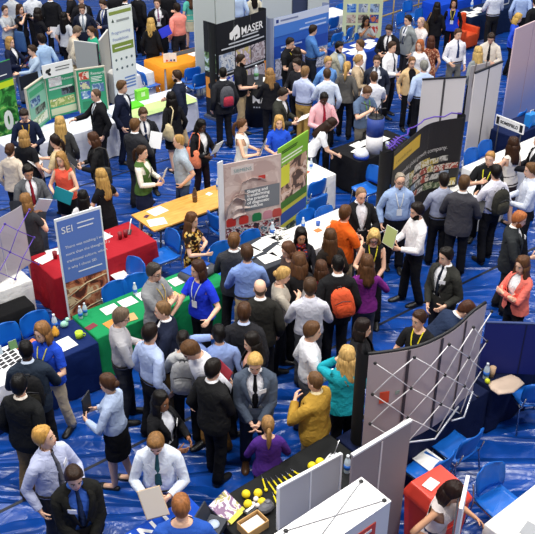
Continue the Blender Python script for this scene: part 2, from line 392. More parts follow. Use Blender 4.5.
def person(px, py, phi, label, top, bottom, hair, h=None, f=0, sk=0, arms='down,down', turn=0, tilt=4, roll=0, lean=0, fat=1.0, sit=False, step=.07, shoe='17171a',
           lan=None, badge=0, nametag=None, beard=None, glasses=0, scarf=None, belt=None, heel=0, extra=None, dz=0.0):
    _n[0] += 1; seed = _n[0]; rng = random.Random(seed)
    h = (h or (1.66 if f else 1.77)) + HADJ.get(seed, 0); sc = h / 1.75
    ar = [POSE_SPLIT(a) for a in arms.split(',')]
    F = Fig(bool(f), seed, fat, lean, sit, step, 1.0 + rng.uniform(-.1, .35), ar, turn, tilt, roll)
    hc = F.TH((0, 0, .115)) * sc; yaw = radians(phi)
    Rz = Matrix.Rotation(yaw, 3, 'Z'); loc = at(px, py, hc.z + dz) - Rz @ V((hc.x, hc.y, 0)); loc.z = dz
    root = thing('person', loc, yaw, label, 'person')
    sm = mat(SKIN[sk], .55, 'skin'); hs, hcol = hair.split()
    h2 = ''.join('%02x' % int(int(hcol[i:i + 2], 16) * .50) for i in (0, 2, 4)); hm = mat(''.join('%02x' % min(255, int(int(hcol[i:i + 2], 16) * 1.18 + 6)) for i in (0, 2, 4)), .42, 'hair', 0.0, h2)
    lip = mat(['b5675a', '9e5848', '6e3d33', '4a2825'][sk], .5); body_m = [sm, mat('e8e4de', .3), mat('2b1d15', .25), lip, mat(h2, .7)]
    B = MB(); zs = [.80, .90, .98, 1.07, 1.17, 1.27, 1.345, 1.415, 1.455, 1.485, 1.505]
    def inn(z): return -.004
    R = F.torso(B, zs, -.004, 0, dict(hand=True, k=.96), dict(foot=True)); F.head(B, R[-1])
    B.build('body', body_m, root, scale=sc)
    H = MB(); hair_mesh(F, H, hs, rng); H.build('hair', hm, root, scale=sc)
    P = dict(root=root, F=F, sc=sc, yaw=yaw, loc=loc)
    def col(c):
        if c.startswith('floral'): return mat('c9a24a', .8, 'floral', 0.0, '1a1310,3b2416,c8973a,1a1310,e0c27a,6b3a1c', 26)
        if c.startswith('paisley'): return mat('a02030', .8, 'floral', 0.0, '8e1626,3a2030,b8452a,6e1420,243a5a', 40)
        if c.startswith('rose'): return mat('b0704a', .8, 'floral', 0.0, 'a8674a,7a3d2e,d0a080,8e4c38', 30)
        if c.startswith('pinkcheck'): return mat('e9a7b0', .85, 'check', 0.0, 'f2c4c8', 42)
        return cloth(c)
    tk, tc_ = top.split(); cs = tc_.split('/')
    bk, bc = bottom.split()
    NK = [1.07, 1.17, 1.27, 1.345, 1.415, 1.455, 1.482]
    def collar(mesh, off=.012, z0=1.468, z1=1.515, open_=12):
        rr = []
        for z, o in ((z0, off + .012), (z1, off), (z1 - .004, off - .008), (z0, off)):
            q = []
            for i in range(17):
                a = radians(open_ + (360 - 2 * open_) * i / 16); rx, rf, rb, cy = interp(F.tab, z + .015 if z < 1.5 else z)
                rx, rf, rb = max(rx, .056), max(rf, .05), max(rb, .055)
                q.append(F.TF(((min(rx, .075) + o) * sin(a), -((min(rf, .062) if cos(a) > 0 else min(rb, .068)) + o) * cos(a) + cy, z + (.008 if cos(a) < 0 else 0))))
            rr.append(q)
        mesh.loft(rr, 0, False, False, closed=False)
    def front(z, off, x=0.0):
        rx, rf, rb, cy = interp(F.tab, z); bel = (fat - 1) * .16 * math.exp(-((z - 1.08) / .17) ** 2)
        k = max(0.0, 1 - (abs(x) / (rx + off)) ** 2.2) ** (1 / 2.2)
        return -(rf + bel + off) * k + cy
    def tie(c, off, z1=1.02):
        T = MB(); rr = []
        for z, w in ((1.492, .014), (1.470, .020), (1.455, .015), (1.35, .024), (1.2, .033), (1.08, .040), (z1, .042), (z1 - .045, .004)):
            y = front(max(z, .98), off) - .003
            if z > 1.44: y = min(y, -.068)
            rr.append([F.TF((-w, y, z)), F.TF((0, y - .008, z)), F.TF((w, y, z)), F.TF((0, y + .006, z))])
        T.loft(rr); T.build('tie', cloth(c), root, scale=sc)
    if tk in ('shirt', 'blouse', 'polo', 'tee', 'sleeveless', 'dress', 'vest', 'hoodie'):
        G = MB(); tuck = tk == 'shirt'; o0 = .017
        hem = .965 if tuck else .87
        z = [hem] + ([.98] if tuck else [.98]) + NK
        sc_ = {} if tk in ('shirt', 'polo') else {1.482: .05 if f else .015, 1.455: .02 if f else 0}
        ex = 0 if tuck else .012
        off = lambda q: o0 + ex * (q < 1.0) + (.012 if tuck and q in (.98, 1.07) else 0)
        a = dict(end=1.94, tab=SLVR)
        if tk in ('polo', 'tee'): a = dict(end=.72, tab=SLVR, k=1.12)
        if tk == 'dress':
            a = dict(end=.55, tab=SLVR); z = [.56, .70, .82, .90, .98] + NK; off = lambda q: o0 + (.03 if q < .75 else .012 if q < .9 else 0)
        if tk == 'vest': a = dict(end=1.94, tab=SLVR)
        if tk == 'sleeveless': a = {}
        if tk == 'dress' and len(cs) > 1 and cs[1] == 'bare': a = {}
        F.torso(G, z, off, 0, a, None, None, 34, sc_)
        if tk in ('shirt', 'polo'): collar(G)
        nm = {'sleeveless': 'top', 'tee': 'shirt', 'vest': 'shirt'}.get(tk, tk if tk != 'polo' else 'polo_shirt')
        G.build(nm, col(cs[1] if tk == 'vest' else cs[0]), root, scale=sc)
        if tk == 'vest':
            G = MB(); F.torso(G, z, lambda q: off(q) + .012, 0, {}, None, 1.17, 30); G.build('vest', col(cs[0]), root, scale=sc)
        if tk == 'hoodie':
            G = MB(); G.ball(F.TF((0, .10, 1.47)), (.11, .06, .05), 10, 6); G.build('hood', col(cs[0]), root, scale=sc)
        if len(cs) > 1 and tk == 'shirt': tie(cs[1], o0)
    else:                                       # jacket or cardigan over an inner shirt
        G = MB(); F.torso(G, [.98] + NK, .010, 0, {}, None)
        if tk != 'cardigan': collar(G, .003, 1.47, 1.522, 16)
        G.build('shirt', col(cs[1] if len(cs) > 1 else 'e8e8ec'), root, scale=sc)
        G = MB(); z = [.80, .90, .98] + NK + [1.508]
        if f: z = [.87, .98] + NK + [1.508]
        vz = 1.10 if tk == 'jacket' else z[0]
        if tk == 'coat': vz = 1.38
        z = sorted(set(z + ([1.07] if vz == 1.10 else []))); vzz = 1.07 if vz == 1.10 else 1.345 if vz == 1.38 else vz
        F.torso(G, z, lambda q: (.034 if q < 1.44 else .028 if q < 1.47 else .020) + (.012 if q < .9 else 0) + (.012 if .89 < q < 1.2 else 0), 0, dict(end=1.93, tab=SLVR, k=1.1), None, vzz, 30 if tk == 'jacket' else 28)
        G.build('jacket' if tk != 'cardigan' else 'cardigan', col(cs[0]), root, scale=sc)
        if tk == 'jacket':                      # lapels folded back along the opening
            for k in (1, -1):
                G = MB(); rr = []
                for z_, w in ((1.09, .004), (1.17, .030), (1.27, .048), (1.345, .055), (1.40, .045), (1.45, .030)):
                    ang = radians(3 + 27 * min(1, (z_ - 1.07) / .39) ** .9); rx, rf, rb, cy = interp(F.tab, z_); o = .040
                    q = []
                    for da in (-.02, w / .13):
                        for oo in (o, o + .008):
                            aa = ang + da; q.append(F.TF(((rx + oo) * spow(sin(aa), .9) * k, -(rf + oo) * spow(cos(aa), .86) + cy - (fat - 1) * .16 * math.exp(-((z_ - 1.08) / .17) ** 2), z_)))
                    rr.append([q[0], q[1], q[3], q[2]])
                G.loft(rr); G.build('lapel', col(cs[0]), root, scale=sc)
        if len(cs) > 2: tie(cs[2], .010, 1.06)
    # below the waist
    if tk != 'dress':
        G = MB()
        if bk == 'skirt':
            rr = []
            for z_ in (1.06, .98, .90, .80, .68, .56):
                q = F.ring(max(z_, .86), .020 + (.015 if z_ < .7 else 0))
                rr.append([V((p.x * (1 - .02 * (z_ < .6)), p.y, p.z - max(0, .86 - z_) - 0)) for p in q])
            G.loft(rr, 0, False, False); G.build('skirt', col(bc), root, scale=sc)
        else:
            F.torso(G, [.80, .90, .98, 1.03], .013, 0, None, dict(end=2.0, tab=TRSR, off=True)); G.build('trousers', col(bc), root, scale=sc)
    if belt:
        G = MB(); G.loft([F.ring(.985, .032), F.ring(1.015, .034), F.ring(1.015, .026), F.ring(.985, .026)], 0, False, False)
        bx = F.TF((0, front(1.0, .036), 1.0)); G.build('belt', mat('1a1512', .5), root, scale=sc)
    for k in (1, -1):
        an = F.legs[k][2]; G = MB(); rr = []; hh = .55 if bk == 'skirt' or tk == 'dress' else 1.0
        for y, w, t in ((.070, .020, .040), (.055, .034, .075), (.0, .040, .088), (-.06, .044, .078), (-.12, .050, .055), (-.175, .046, .045), (-.21, .030, .034), (-.222, .012, .02)):
            t *= hh if t > .05 else 1
            pr = [(-w, .0), (-w * 1.05, .018), (-w * .85, t * .7), (-w * .4, t), (w * .4, t), (w * .85, t * .7), (w * 1.05, .018), (w, .0)]
            rr.append([V((an.x + x, an.y - .015 + y, z_ + .002)) for x, z_ in pr])
        G.loft(rr); G.build('shoe', mat(shoe, .4), root, scale=sc)
    so = .046 if tk in ('jacket', 'cardigan', 'coat') else .022
    def strip(mb, pts, w=.009):
        rr = []
        for x, z_ in pts:
            y = front(min(z_, 1.44), so + .004, x) - .003 if z_ < 1.45 else -.02
            rr.append([F.TF((x - w, y, z_)), F.TF((x, y - .004, z_)), F.TF((x + w, y, z_)), F.TF((x, y + .004, z_))])
        mb.loft(rr)
    if lan:
        G = MB()
        for k in (1, -1): strip(G, [(.066 * k, 1.47), (.060 * k, 1.42), (.045 * k, 1.34), (.025 * k, 1.26), (.006 * k, 1.17)])
        G.build('lanyard', cloth(lan), root, scale=sc); badge = 1
    if badge:
        G = MB(); y = front(1.13, so) - .010; G.box(F.TF((0, y, 1.13)), (.085, .008, .11), 0, F.Rfull); G.build('badge', mat('e9eef4', .4), root, scale=sc, smooth=False)
    if nametag:
        k = 1 if nametag == 'L' else -1
        x = .085 * k; z_ = 1.315; y = front(z_, so, x) - .004
        G = MB(); G.box(F.TF((x, y, z_)), (.088, .006, .055), 0, F.Rfull @ Matrix.Rotation(.5 * k, 3, 'Z')); G.build('name_tag', mat('f4f4f6', .5), root, scale=sc, smooth=False)
    if beard:
        G = MB(); rr = []
        for t_ in range(5):
            q = []
            for i in range(17):
                a = radians(-92 + 184 * i / 16); d = abs(math.degrees(a)); top_ = .035 + .058 * sstep(24, 62, d); z_ = -.014 + (top_ + .014) * t_ / 4
                w, f_, b_, cy = interp(HEADP, z_); o = (.006, .009, .008, .006, -.004)[t_]
                q.append(F.TH(((w + o) * sin(a), -(f_ + o) * spow(cos(a), .95) if cos(a) > 0 else .004, z_)))
            rr.append(q)
        G.loft(rr, 0, False, False, closed=False); G.build('beard', mat(beard, .8, 'hair', 0.0, h2), root, scale=sc)
    if glasses:
        G = MB()
        for k in (1, -1):
            c = [F.TH((.032 * k + .023 * cos(t * pi / 4), -.102 + .004 * abs(cos(t * pi / 4)), .106 + .017 * sin(t * pi / 4))) for t in range(9)]
            G.tube(c, .003, 4); G.tube([F.TH((.055 * k, -.098, .108)), F.TH((.078 * k, .0, .108))], .003, 4)
        G.tube([F.TH((-.009, -.104, .108)), F.TH((.009, -.104, .108))], .003, 4); G.build('glasses', mat('1b1a1c', .3), root, scale=sc)
    if scarf:
        G = MB()
        G.lathe([(.075, -.03), (.095, 0), (.085, .04), (.06, .05)], F.TF((0, -.005, 1.46)), 14)
        strip(G, [(.05, 1.44), (.045, 1.35), (.05, 1.2), (.045, 1.08)], .035); strip(G, [(-.05, 1.44), (-.04, 1.3), (-.045, 1.15)], .03)
        G.build('scarf', col(scarf), root, scale=sc)
    if extra: extra(P, F, sc)
    PEOPLE.append(P); return P
def POSE_SPLIT(a):
    a = a.strip()
    if a.startswith('('):
        q = [float(x) for x in a[1:-1].split()]; return ((q[0], q[1], q[2]), (.7, .5, -.5))
    return a
def wpt(P, v, arm=True):
    """a point of the figure's chest space in the hall"""
    q = (P['F'].TA(v) if arm else V(v)) * P['sc']; return P['loc'] + Matrix.Rotation(P['yaw'], 3, 'Z') @ q
def held(P, name, label, cat, c, size=(.23, .012, .31), loc=(0, -.36, 1.18), rot=(-35, 0, 0), m2=None, side=None, group=None):
    """something flat in the hands: a folder, papers, a tablet"""
    loc = (loc[0], loc[1] - .05, loc[2] + .05); rot = (-rot[0], rot[1], rot[2])
    w = wpt(P, loc) if side is None else wpt(P, (0, 0, 0), False)
    if side is not None:
        hp = P['F'].hand_at[side][0] * P['sc']; w = P['loc'] + Matrix.Rotation(P['yaw'], 3, 'Z') @ (hp + V(loc) * P['sc'])
    o = thing(name, w, 0, label, cat, group)
    o.rotation_euler = (Matrix.Rotation(P['yaw'], 3, 'Z') @ Matrix.Rotation(radians(rot[2]), 3, 'Z') @ Matrix.Rotation(radians(rot[1]), 3, 'Y') @ Matrix.Rotation(radians(rot[0]), 3, 'X')).to_euler()
    G = MB(); x, y, z = size
    G.box((0, 0, 0), size); G.build('cover' if m2 else 'sheet', mat(c, .6), o, smooth=False, bevel=.002)
    if m2: G = MB(); G.box((.004, -y * .75, .004), (x * .94, y * .6, z * .95)); G.build('page', mat(m2, .7), o, smooth=False)
    return o
def backpack(P, label, c, c2=None, c3='26262a', off=.19, slip=0.0):
    c2 = c2 or c; o = thing('backpack', wpt(P, (-slip * .4, off + .02, 1.0)), P['yaw'], label, 'backpack'); o.rotation_euler = (P['F'].lean, slip, P['yaw'])
    G = MB(); rr = []
    for z, w, d in ((-.02, .10, .03), (0, .135, .065), (.1, .155, .085), (.25, .155, .08), (.36, .13, .065), (.42, .08, .04), (.435, .03, .015)):
        rr.append([V((w * spow(sin(2 * pi * i / 14), .7), d * spow(-cos(2 * pi * i / 14), .7), z)) for i in range(14)])
    G.loft(rr); G.build('pack_body', cloth(c), o)
    G = MB(); rr = []
    for z, w, d in ((.02, .09, .02), (.05, .115, .04), (.16, .115, .045), (.22, .10, .035), (.235, .06, .015)):
        rr.append([V((w * spow(sin(2 * pi * i / 12), .7), .075 + d * spow(-cos(2 * pi * i / 12), .7), z)) for i in range(12)])
    G.loft(rr); G.build('front_pocket', cloth(c2), o)
    G = MB(); G.tube([V((-.11, .10, .26)), V((0, .115, .30)), V((.11, .10, .26))], .006, 5); G.build('zip', mat(c3, .5), o)
    G = MB(); G.tube([(-.03, .0, .43), (-.02, .0, .47), (.02, .0, .47), (.03, .0, .43)], .008, 5)
    G.build('grab_handle', mat(c3, .5), o)
    for k in (1, -1):
        G = MB(); F = P['F']; pts = []
        for x, y, z in ((.07, -.09, .36), (.085, -.16, .43), (.095, -.255, .465), (.105, -.335, .40), (.115, -.36, .25), (.135, -.32, .12), (.15, -.16, .06), (.13, -.04, .04)):
            pts.append(V((x * k, y + .0, z)) * (P['sc']))
        G.tube(pts, .020, 6, 0, .45); G.build('strap', cloth(c3 if c3 != '26262a' else c), o)
    return o
def bag(P, label, c, side=1, loc=(.27, .04, .92), size=(.07, .16, .13), strap=True, name='handbag'):
    w = wpt(P, (loc[0] * side, loc[1], loc[2])); o = thing(name, w, P['yaw'], label, 'bag')
    G = MB(); rr = []; x, y, z = size
    for t, k in ((-1, .7), (-.9, .95), (-.3, 1.0), (.4, .85), (.9, .55), (1, .4)):
        rr.append([V((x * k * spow(cos(2 * pi * i / 14), .8), y * (.75 + .25 * k) * spow(sin(2 * pi * i / 14), .8), z * t)) for i in range(14)])
    G.loft(rr); G.build('bag_body', mat(c, .55, 'cloth'), o)
    if strap:
        G = MB(); dz = 1.45 - loc[2]
        G.tube([(0, -y * .7, z * .8), (-.03 * side, -.16, dz * .6), (-.10 * side, -.10, dz + .01), (-.12 * side, -.02, dz + .035), (-.10 * side, .10, dz), (-.03 * side, .14, dz * .6), (0, y * .7, z * .8)], .011, 6)
        G.build('strap', mat(c, .6, 'cloth'), o)
    return o
# ---------------------------------------------------------------- floor
def floor():
    G = MB(); G.box((0, 17, -.05), (40, 38, .1)); o = G.build('floor', None, smooth=False); o['kind'] = 'structure'; o['label'] = 'blue vinyl tarpaulin covering the hall floor'
    m = bpy.data.materials.new('tarpaulin'); m.use_nodes = True; nt = m.node_tree; b = nt.nodes['Principled BSDF']; N, L = nt.nodes.new, nt.links.new
    b.inputs['Roughness'].default_value = .30; b.inputs['Specular IOR Level'].default_value = .6
    t = N('ShaderNodeTexCoord')
    def nz(rot, sx, sy, sc, det, dist):
        mp = N('ShaderNodeMapping'); mp.inputs['Rotation'].default_value = (0, 0, rot); mp.inputs['Scale'].default_value = (sx, sy, 1); L(t.outputs['Object'], mp.inputs['Vector'])
        n = N('ShaderNodeTexNoise'); n.inputs['Scale'].default_value = sc; n.inputs['Detail'].default_value = det; n.inputs['Distortion'].default_value = dist; L(mp.outputs['Vector'], n.inputs['Vector']); return n.outputs['Fac']
    def mth(op, a, bb):
        q = N('ShaderNodeMath'); q.operation = op
        for i, s_ in enumerate((a, bb)):
            if isinstance(s_, (int, float)): q.inputs[i].default_value = s_
            elif s_ is not None: L(s_, q.inputs[i])
        return q.outputs[0]
    def ridge(f, w):                             # narrow creases where the noise crosses its middle
        d = mth('ABSOLUTE', mth('SUBTRACT', f, .5), None); return mth('MAXIMUM', mth('SUBTRACT', 1.0, mth('DIVIDE', d, w)), 0.0)
    h1 = ridge(nz(-HALL + .2, .24, 1.3, 1.1, 1.5, 1.2), .07); h2 = ridge(nz(-HALL - .75, .4, 1.0, 1.1, 1.0, .8), .05); h3 = nz(0, 1, 1, 1.9, 3, .6)
    h = mth('ADD', mth('ADD', mth('MULTIPLY', h1, .9), mth('MULTIPLY', h2, .5)), mth('MULTIPLY', h3, .9))
    bp = N('ShaderNodeBump'); bp.inputs['Strength'].default_value = .8; bp.inputs['Distance'].default_value = .10; L(h, bp.inputs['Height']); L(bp.outputs['Normal'], b.inputs['Normal'])
    mx = N('ShaderNodeMix'); mx.data_type = 'RGBA'; mx.inputs[6].default_value = lin('06347f'); mx.inputs[7].default_value = lin('0f50b2'); L(nz(0, 1, 1, .9, 4, 0), mx.inputs[0]); L(mx.outputs[2], b.inputs['Base Color'])
    o.data.materials.append(m)
    for k, (p0, u0, u1) in enumerate(((at(0, 524), -1.5, 13), (at(111, 179), -6, 12))):
        G = MB(); c = p0 + U * (u0 + u1) / 2; G.box((0, 0, .002), (u1 - u0, .045, .003)); q = G.build('trim_%d' % (k + 1), mat('0b1226', .5), smooth=False)
        q.location = (c.x, c.y, 0); q.rotation_euler = (0, 0, HALL - .03); q['kind'] = 'structure'; q['label'] = 'dark taped seam between floor tarpaulins'
floor()
# ---------------------------------------------------------------- lettering
def text_mesh(string, size, align='LEFT', bold=0.0):
    cu = bpy.data.curves.new('lettering', 'FONT'); cu.body = string; cu.size = size; cu.align_x = align; cu.resolution_u = 3; cu.offset = bold
    ob = bpy.data.objects.new('lettering', cu); me = bpy.data.meshes.new_from_object(ob)
    bpy.data.objects.remove(ob); return me
def lettering(parent, string, fn, size, m, align='LEFT', bold=0.0, name='lettering'):
    """words whose (x, height) are laid on a surface by fn, each word a mesh of its own"""
    ext = lambda q: max((v.co.x for v in q.vertices), default=0.0)
    def width(t):
        q = text_mesh(t, size, 'LEFT', bold); r = ext(q); bpy.data.meshes.remove(q); return r
    bar = width('|'); shift = -width(string) / 2 if align == 'CENTER' else 0.0; done = ''; o = None
    for w_ in string.split(' '):
        x0 = width(done + '|') - bar if done else 0.0
        me = text_mesh(w_, size, 'LEFT', bold)
        for v in me.vertices: v.co = fn(v.co.x + x0 + shift, v.co.y)
        me.materials.clear(); me.materials.append(m)
        o = bpy.data.objects.new(name, me); COL.objects.link(o); o.parent = parent; done += w_ + ' '
    return o
WHITE = mat('f2f2f2', .5)
# ---------------------------------------------------------------- upright panels and banners
def panel(name, L, R, zt, zb, label, cat, c, th=.02, frame=None, foot=True, group=None, back=None, ends=True):
    """an upright sheet; L, R are the ends of its top edge in the hall"""
    a, b = (at(*L, zt) if isinstance(L, tuple) else L), (at(*R, zt) if isinstance(R, tuple) else R)
    d = V((b.x - a.x, b.y - a.y, 0)); w = d.length; h = zt - zb
    root = thing(name, V(((a.x + b.x) / 2, (a.y + b.y) / 2, zb)), yaw_of(d), label, cat, group)
    G = MB(); G.box((0, 0, h / 2 + (.02 if foot else 0)), (w, th, h - (.02 if foot else 0))); G.build('panel', c, root, smooth=False)
    if frame:
        for x in (-w / 2, w / 2):
            G = MB(); G.box((x, 0, h / 2), (.022, th + .02, h)); G.build('side_rail', frame, root, smooth=False)
        G = MB(); G.box((0, 0, h), (w + .02, th + .02, .025)); G.build('top_rail', frame, root, smooth=False)
    if foot:
        G = MB(); G.box((0, .01, .035), (w + .04, .22, .07)); G.build('base', mat('8d9096', .35, metal=.8), root, smooth=False, bevel=.01)
        G = MB(); G.tube([(0, th, .05), (0, th + .01, h - .02)], .010, 8); G.build('pole', mat('8d9096', .35, metal=.8), root)
    return dict(root=root, w=w, h=h, th=th)
def fr(p, x, z): return (x - .5) * p['w'], (1 - z) * p['h']
def pic(p, x0, z0, x1, z1, m, name='print', out=0):
    """a printed patch; fractions from the top corner"""
    a, b = fr(p, x0, z0); c, d = fr(p, x1, z1); y = -p['th'] / 2 - .003 - .002 * out
    G = MB(); G.box(((a + c) / 2, y, (b + d) / 2), (abs(c - a), .003, abs(b - d))); return G.build(name, m, p['root'], smooth=False)
def word(p, string, x, z, size, m, align='LEFT', bold=0.0, out=2):
    a, b = fr(p, x, z); return lettering(p['root'], string, lambda u, v: V((a + u, -p['th'] / 2 - .005 - .002 * out, b + v)), size, m, align, bold)
def lines(p, x0, x1, z0, z1, n, m, th=.010):
    for k in range(n):
        z = z0 + (z1 - z0) * k / max(1, n - 1); pic(p, x0, z, x1 - (.12 if k % 3 == 2 else .03 * (k % 2)), z + th, m, 'text_line', 1)
# ---------------------------------------------------------------- tables
TABLES = []
def drape_table(corner, px, length, depth, c, label, z=.75, hem=.02, group=None, pleat=.02, yaw=HALL, back=None):
    p = at(*px, z); Uu = V((cos(yaw), sin(yaw), 0)); Ww = V((sin(yaw), -cos(yaw), 0))
    if 'r' in corner: p = p - Uu * length
    if 'f' in corner: p = p - Ww * depth
    o = thing('draped_table', V((p.x, p.y, 0)) + Uu * length / 2 + Ww * depth / 2, yaw, label, 'table', group)
    rng = random.Random(int(px[0] * 7 + px[1])); rings = []
    def per(inset, wave, zz):
        out = []; a, b = length / 2 - inset, depth / 2 - inset
        pts = []
        nx, ny = int(length / .09), int(depth / .09)
        for i in range(nx): pts.append((-a + 2 * a * i / nx, -b, 0, -1))
        for i in range(ny): pts.append((a, -b + 2 * b * i / ny, 1, 0))
        for i in range(nx): pts.append((a - 2 * a * i / nx, b, 0, 1))
        for i in range(ny): pts.append((-a, b - 2 * b * i / ny, -1, 0))
        for i, (x, y, ex, ey) in enumerate(pts):
            k = wave * (1 + .9 * sin(i * 1.9 + ph) + .6 * sin(i * .83 + ph * 2)); out.append(V((x + ex * k, y + ey * k, max(zz, back) if back and ey > 0 and abs(x) < a - .01 else zz)))
        return out
    ph = rng.uniform(0, 6)
    for ins, wv, zz in ((.03, 0, z), (.004, 0, z), (0, 0, z - .012), (0, pleat * .3, z - .2), (0, pleat * .8, z - .45), (0, pleat * 1.2, hem)): rings.append(per(ins, wv, zz))
    G = MB(); ids = [G.add(r) for r in rings]
    for a, b in zip(ids, ids[1:]): G.bridge(a, b)
    G.face(ids[0]); G.build('tablecloth', c, o)
    q = MB(); q.box((0, 0, z - .035), (length - .05, depth - .05, .03)); q.build('tabletop', mat('cfc9bd', .6), o, smooth=False)
    d = dict(root=o, p=p, U=Uu, W=Ww, L=length, D=depth, z=z); TABLES.append(d); return d
def on(t, u, w, h=0.0): return t['p'] * 1.0 + t['U'] * u + t['W'] * w + V((0, 0, t['z'] - t['p'].z + h))
def runner(t, u0, u1, c, name='table_runner', label=None, drop=.35, w0=0.0):
    """a cloth strip over a covered table, hanging over its front"""
    o = thing(name, on(t, (u0 + u1) / 2, 0), yaw_of(t['U']), label, 'cloth')
    G = MB(); a = (u1 - u0) / 2; e = .004
    rr = []
    for y, z in ((-w0, e), (-t['D'] - .004, e), (-t['D'] - .020, -.012), (-t['D'] - .075, -drop)): rr.append([V((-a, y, z)), V((a, y, z)), V((a, y - .003 * (z < 0), z + .004)), V((-a, y - .003 * (z < 0), z + .004))])
    G.loft(rr); G.build('cloth', c, o, smooth=False); return o
def sheets(t, spots, c, group, label, name='paper', size=(.215, .28), cat='paper'):
    for k, (u, w, r) in enumerate(spots):
        q = on(t, u, w, .0045 + .0011 * (k % 5)); G = MB(); G.box((0, 0, 0), (size[0], size[1], .002)); o = G.build(name, c[k % len(c)] if isinstance(c, list) else c, smooth=False)
        o.location = q; o.rotation_euler = (0, 0, yaw_of(t['U']) + r); tag(o, label, cat, group)
def bottle(loc, label, c='c8d8e6', capc='e8eef4', h=.20, lab='2f6fd0', group=None):
    o = thing('water_bottle', loc, 0, label, 'bottle', group); s = h / .20
    G = MB(); G.lathe([(.028, 0), (.032, .01), (.032, .12), (.026, .15), (.013, .18), (.013, .185)], n=12); G.build('bottle_body', mat(c, .15), o, scale=s)
    G = MB(); G.lathe([(.0335, .05), (.0335, .10)], n=12); G.build('paper_band', mat(lab, .5), o, scale=s)
    G = MB(); G.lathe([(.015, .18), (.015, .205), (.012, .207)], n=10); G.build('cap', mat(capc, .4), o, scale=s); return o
def cup(loc, label, c, h=.12, group=None, r=.04):
    o = thing('cup', loc, 0, label, 'cup', group); G = MB(); G.lathe([(r * .75, 0), (r, h), (r * .92, h), (r * .68, .008)], n=14); G.build('cup_body', mat(c, .5), o); return o
CH = 'blue stackable chairs at the booths'
def chair(px, py, phi, label, z=.66, group=None, c='1565c4'):
    """px, py: the middle of the backrest; phi: where the sitter would look"""
    yaw = radians(phi); Rz = Matrix.Rotation(yaw, 3, 'Z'); b = at(px, py, z); loc = b - Rz @ V((0, .22, 0)); loc.z = 0
    o = thing('stacking_chair', loc, yaw, label, 'chair', group)
    bl = mat(c, .35); G = MB(); rr = []
    for y, w, zz, t in ((-.215, .195, .425, .012), (-.19, .215, .445, .015), (-.05, .22, .44, .015), (.10, .215, .435, .015), (.20, .20, .445, .015)):
        q = [V((w * x, y, zz + .022 * abs(x) ** 3)) for x in (-1, -.7, -.3, .3, .7, 1)]; rr.append(q + [p - V((0, 0, t)) for p in q[::-1]])
    G.loft(rr); G.build('seat', bl, o)
    G = MB(); rr = []
    for zz, w, y in ((.50, .19, .205), (.56, .215, .212), (.66, .222, .228), (.76, .215, .246), (.81, .19, .258), (.83, .13, .264)):
        q = [V((w * x, y - .045 * abs(x) ** 2, zz)) for x in (-1, -.6, -.2, .2, .6, 1)]; rr.append(q + [p + V((0, .013, 0)) for p in q[::-1]])
    G.loft(rr); G.build('backrest', bl, o)
    ch = mat('b9bcc2', .25, metal=.9)
    for k in (1, -1):
        G = MB(); G.tube([(.19 * k, -.17, .43), (.225 * k, -.21, .012)], .011, 8); G.build('leg', ch, o)
        G = MB(); G.tube([(.19 * k, .255, .62), (.195 * k, .215, .46), (.215 * k, .19, .40), (.225 * k, .26, .012)], .011, 8); G.build('leg', ch, o)
        G = MB(); G.tube([(.20 * k, -.19, .415), (.205 * k, .19, .415)], .011, 8); G.build('seat_rail', ch, o)
    return o
# ---------------------------------------------------------------- pop-up displays on a curved frame
class Curve:
    def __init__(s, pts):
        s.p = [V((q.x, q.y, 0)) for q in pts]; fine = []
        n = len(s.p)
        for i in range(n - 1):
            p0, p1, p2, p3 = s.p[max(i - 1, 0)], s.p[i], s.p[i + 1], s.p[min(i + 2, n - 1)]
            for k in range(8):
                t = k / 8; fine.append(.5 * ((2 * p1) + (p2 - p0) * t + (2 * p0 - 5 * p1 + 4 * p2 - p3) * t * t + (3 * p1 - p0 - 3 * p2 + p3) * t ** 3))
        fine.append(s.p[-1]); s.f = fine; s.l = [0]
        for a, b in zip(fine, fine[1:]): s.l.append(s.l[-1] + (b - a).length)
        s.len = s.l[-1]
    def __call__(s, d, out=0.0, z=0.0):
        i = 0
        while i < len(s.f) - 2 and s.l[i + 1] < d: i += 1
        t = (d - s.l[i]) / (s.l[i + 1] - s.l[i]); a, b = s.f[i], s.f[i + 1]; tg = (b - a).normalized()
        return a + (b - a) * t + V((tg.y, -tg.x, 0)) * out + V((0, 0, z))     # out: towards the side on the right of travel (the camera's)
def sheet_on(cv, d0, d1, z0, z1, out, m, parent, name, n=8, th=.006):
    G = MB(); rr = []
    for k in range(n + 1):
        d = d0 + (d1 - d0) * k / n; rr.append([cv(d, out, z0) - org, cv(d, out, z1) - org, cv(d, out - th, z1) - org, cv(d, out - th, z0) - org])
    G.loft(rr); return G.build(name, m, parent, smooth=False)
org = V((0, 0, 0))
# ================================================================ tables
gw = drape('eceae6'); navy = drape('101a3c'); paperw = mat('f3f2ee', .7)
